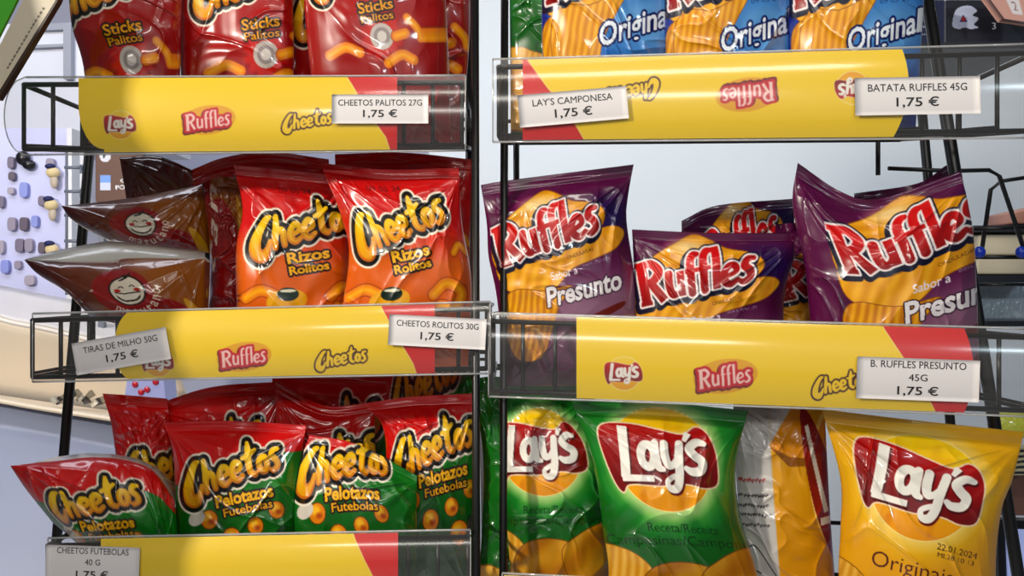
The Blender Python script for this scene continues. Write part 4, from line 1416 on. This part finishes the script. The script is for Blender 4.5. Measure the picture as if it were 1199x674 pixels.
loft([(-60, 326), (0, 334), (60, 346), (200, 372)], [(-60, 345), (0, 372), (60, 385), (200, 420)], 2.5, 2.2, 'counter_top', mat('white_top', rgb(236, 230, 226), rough=.3), ctr)
loft([(-60, 345), (0, 372), (60, 385), (200, 420)], [(-60, 454), (0, 464), (70, 474), (230, 496)], 2.2, 2.26, 'upper_front', mat('cream_front', rgb(232, 216, 194), rough=.35), ctr)
loft([(-60, 456), (0, 467), (70, 479), (200, 508)], [(-60, 720), (0, 730), (100, 750), (200, 760)], 2.09, 1.85, 'lower_front', mat('bluegrey_front', rgb(150, 158, 186), rough=.22, noise=.06, nscale=5), ctr)
for i in range(14):
    x, y = 62 + i * 5.2 + rs.uniform(-2, 2), 464 + i * .6 + rs.uniform(-7, 6)
    m = MB()
    q = [(x + rs.uniform(-5, 5), y + rs.uniform(-5, 5)) for _ in range(3)]
    a = math.atan2(1, 1)
    m.prism([(x - 4, y + rs.uniform(-3, 3)), (x + rs.uniform(-1, 3), y - 5), (x + 5, y + rs.uniform(-2, 3)), (x + rs.uniform(-3, 2), y + 5)], 2.06 + i * .008, 2.075 + i * .008)
    k = i % 3
    tag(m.build('foil_sweet', mat('sweet_%d' % k, [rgb(206, 200, 188), rgb(60, 56, 54), rgb(150, 140, 120)][k], rough=.25, metal=.3)),
        'small crumpled wrapped sweet in the heap behind the left rack post', 'sweet', 'wrapped sweets heaped on the counter')
loft([(-60, 452), (0, 462), (70, 472), (230, 494)], [(-60, 456), (0, 467), (70, 479), (230, 503)], 2.22, 2.04, 'ledge', mat('cream_front', rgb(232, 216, 194)), ctr)
m = MB(); m.prism([(148, 444), (192, 440), (198, 500), (140, 500)], 2.05, 2.12)
o = m.build('sweet_packet', mat('blue_white_pack', rgb(170, 176, 230), rough=.3), bevel=.004)
tag(o, 'pale blue packet with red dots seen under the left middle basket', 'packet')
m = MB()
for x, y in ((158, 450), (172, 456), (182, 447), (165, 459)):
    m.ball(P(x, y, 2.048), .0075, sc=(1, .3, 1))
m.build('red_dots', mat('red_ink', rgb(190, 30, 50), rough=.3), o, smooth=True)

# dark packs beyond the top right basket
c = Canvas(120, 56, 6, rgb(24, 26, 38))
c.fill(np.clip((c.Y - 40) / 6, 0, 1) * .3, rgb(60, 64, 80))
ghost = [(8, 33), (12, 14), (22, 8), (32, 8), (40, 14), (34, 20), (42, 24), (36, 32), (42, 36), (32, 38), (24, 36), (16, 38)]
c.poly(ghost, rgb(196, 204, 232), smooth=True)
c.poly([(18, 28), (22, 20), (27, 28)], rgb(190, 50, 60))
c.fill(c.aa(np.abs(sdf_poly(c.X, c.Y, [(18, 28), (22, 20), (27, 28)])) - .5), rgb(40, 40, 90))
c.text('3', 62, 34, 5, 9, 0, rgb(220, 222, 234))
flat_board('dark_snack_box', 1108, 0, 1216, 50, 1.5, c, 'dark box with a pale ghost emblem beyond the top right basket', 'box', thick=.06)
c = Canvas(40, 60, 6, rgb(20, 24, 60))
for y in (6, 26, 36, 46):
    c.text('snack', 15, y, 22, 3, 0, rgb(200, 204, 220), alpha=.9)
c.text('mini', 10, 16, 10, 3, 0, rgb(210, 180, 60))
flat_board('navy_snack_box', 1068, 0, 1106, 52, 1.45, c, 'navy box with small white lines beside the rightmost blue bag', 'box', thick=.06)
c = Canvas(60, 30, 6, rgb(206, 160, 150))
c.poly([(20, 11), (36, 11), (36, 24), (20, 24)], rgb(226, 220, 224)); c.text('2', 28, 17, 6, 8, 0, rgb(110, 60, 60)); c.poly([(28, 0), (60, 0), (60, 6), (28, 6)], rgb(170, 40, 50))
flat_board('pink_packet', 1155, -10, 1216, 26, 1.42, c, 'pink packet in the upper right corner above the dark box', 'packet', thick=.02, poly=[(1148, -16), (1216, -16), (1216, 28), (1176, 22)])
m = MB(); m.prism([(1060, 50), (1216, 48), (1216, 56), (1060, 58)], 1.40, 1.62)
tag(m.build('dark_shelf_board', mat('dark_shelf', rgb(30, 30, 38), rough=.4)), 'dark shelf board under the ghost emblem box', 'shelf')

# shelf goods at the right edge behind the bent wire frame
unit = empty('metal_shelf_unit', P(1180, 480, 1.5))
tag(unit, 'metal shelf unit at the right edge behind the bent wire frame', 'shelf unit')
for y0, y1 in ((264, 271), (322, 330), (376, 382)):
    m = MB(); m.prism([(1140, y0), (1240, y0 - 1), (1240, y1), (1140, y1)], 1.50, 1.8); m.build('shelf_board', mat('dark_metal_board', rgb(36, 38, 46), rough=.3), unit)
m = MB(); m.prism([(1142, 330), (1240, 330), (1240, 376), (1142, 376)], 1.62, 1.64); m.build('back_panel', mat('brushed_metal', rgb(196, 212, 226), rough=.25, metal=.25, bump=.6), unit)
m = MB(); m.prism([(1146, 274), (1240, 274), (1240, 298), (1146, 298)], 1.52, 1.7)
tag(m.build('cream_carton', mat('cream_carton', rgb(220, 208, 182), rough=.5), bevel=.004), 'cream carton on the metal shelf, upper of the two', 'carton', 'cream cartons at the right edge')
m = MB(); m.prism([(1144, 302), (1240, 302), (1240, 321), (1144, 321)], 1.52, 1.7)
tag(m.build('cream_carton', mat('cream_carton', rgb(220, 208, 182)), bevel=.004), 'cream carton on the metal shelf, lower of the two', 'carton', 'cream cartons at the right edge')
m = MB(); m.prism([(1188, 248), (1240, 236), (1240, 262), (1186, 262)], 1.53, 1.62)
tag(m.build('brown_packet', mat('tan_pack', rgb(176, 124, 108), rough=.5), bevel=.004), 'tan packet lying on top of the metal shelf', 'packet')
for x in (1147, 1196):
    m = MB(); m.ball(P(x, 295, 1.10), .007, sc=(1.1, .8, 1.1))
    tag(m.build('clip', mat('blue_plastic', rgb(30, 60, 190), rough=.2), smooth=True), 'small glossy blue clip on the bent wire, ' + ('near the purple bag' if x < 1160 else 'at the picture edge'), 'clip')
m = MB()
m.ball(P(1185, 497, 1.22), .03, sc=(1.2, .5, .7))
tag(m.build('lime_packet', mat('lime_pack', rgb(206, 210, 70), rough=.25, coat=.5, bump=1.0), smooth=True), 'lime yellow packet peeping over the large yellow bag', 'packet')
c = Canvas(40, 40, 6, rgb(190, 184, 150))
for i in range(5):
    c.poly([(0, 4 + i * 8), (40, 1 + i * 8), (40, 5 + i * 8), (0, 8 + i * 8)], rgb(30, 34, 40))
flat_board('striped_packet', 1168, 524, 1222, 556, 1.25, c, 'black and cream striped packet right of the large yellow bag', 'packet', thick=.03)
m = MB(); m.prism([(1166, 556), (1230, 556), (1230, 604), (1160, 604)], 1.3, 1.36)
tag(m.build('flesh_toned_box', mat('brown_box', rgb(120, 82, 72), rough=.4, noise=.5, nscale=12), bevel=.004), 'brownish box below the striped packet', 'box')
scr = empty('tablet_stand', P(1190, 690, 1.15))
tag(scr, 'lilac screen in a black frame at the lower right edge', 'screen')
m = MB(); m.prism([(1168, 608), (1260, 612), (1260, 780), (1172, 780)], 1.153, 1.17); m.build('frame', mat('black_frame', rgb(14, 14, 18), rough=.3), scr)
m = MB(); m.prism([(1178, 619), (1260, 622), (1260, 780), (1184, 780)], 1.150, 1.1525); m.build('screen', mat('screen_glow', rgb(150, 164, 214), rough=.2, emit=.55), scr)

# pale glass door post seen in the slit between the racks
m = MB(); m.prism([(561, 470), (590, 470), (594, 760), (566, 760)], 1.6, 1.66)
tag(m.build('grey_bin', mat('pale_grey', rgb(186, 190, 196), rough=.4)), 'pale grey panel seen in the slit between the racks low down', 'panel')
m = MB(); m.prism([(572, 560), (586, 600), (586, 700), (568, 640)], 1.55, 1.6)
tag(m.build('dark_cover', mat('dark_grey', rgb(40, 44, 46), rough=.4)), 'dark slanted cover in front of the grey panel between the racks', 'cover')
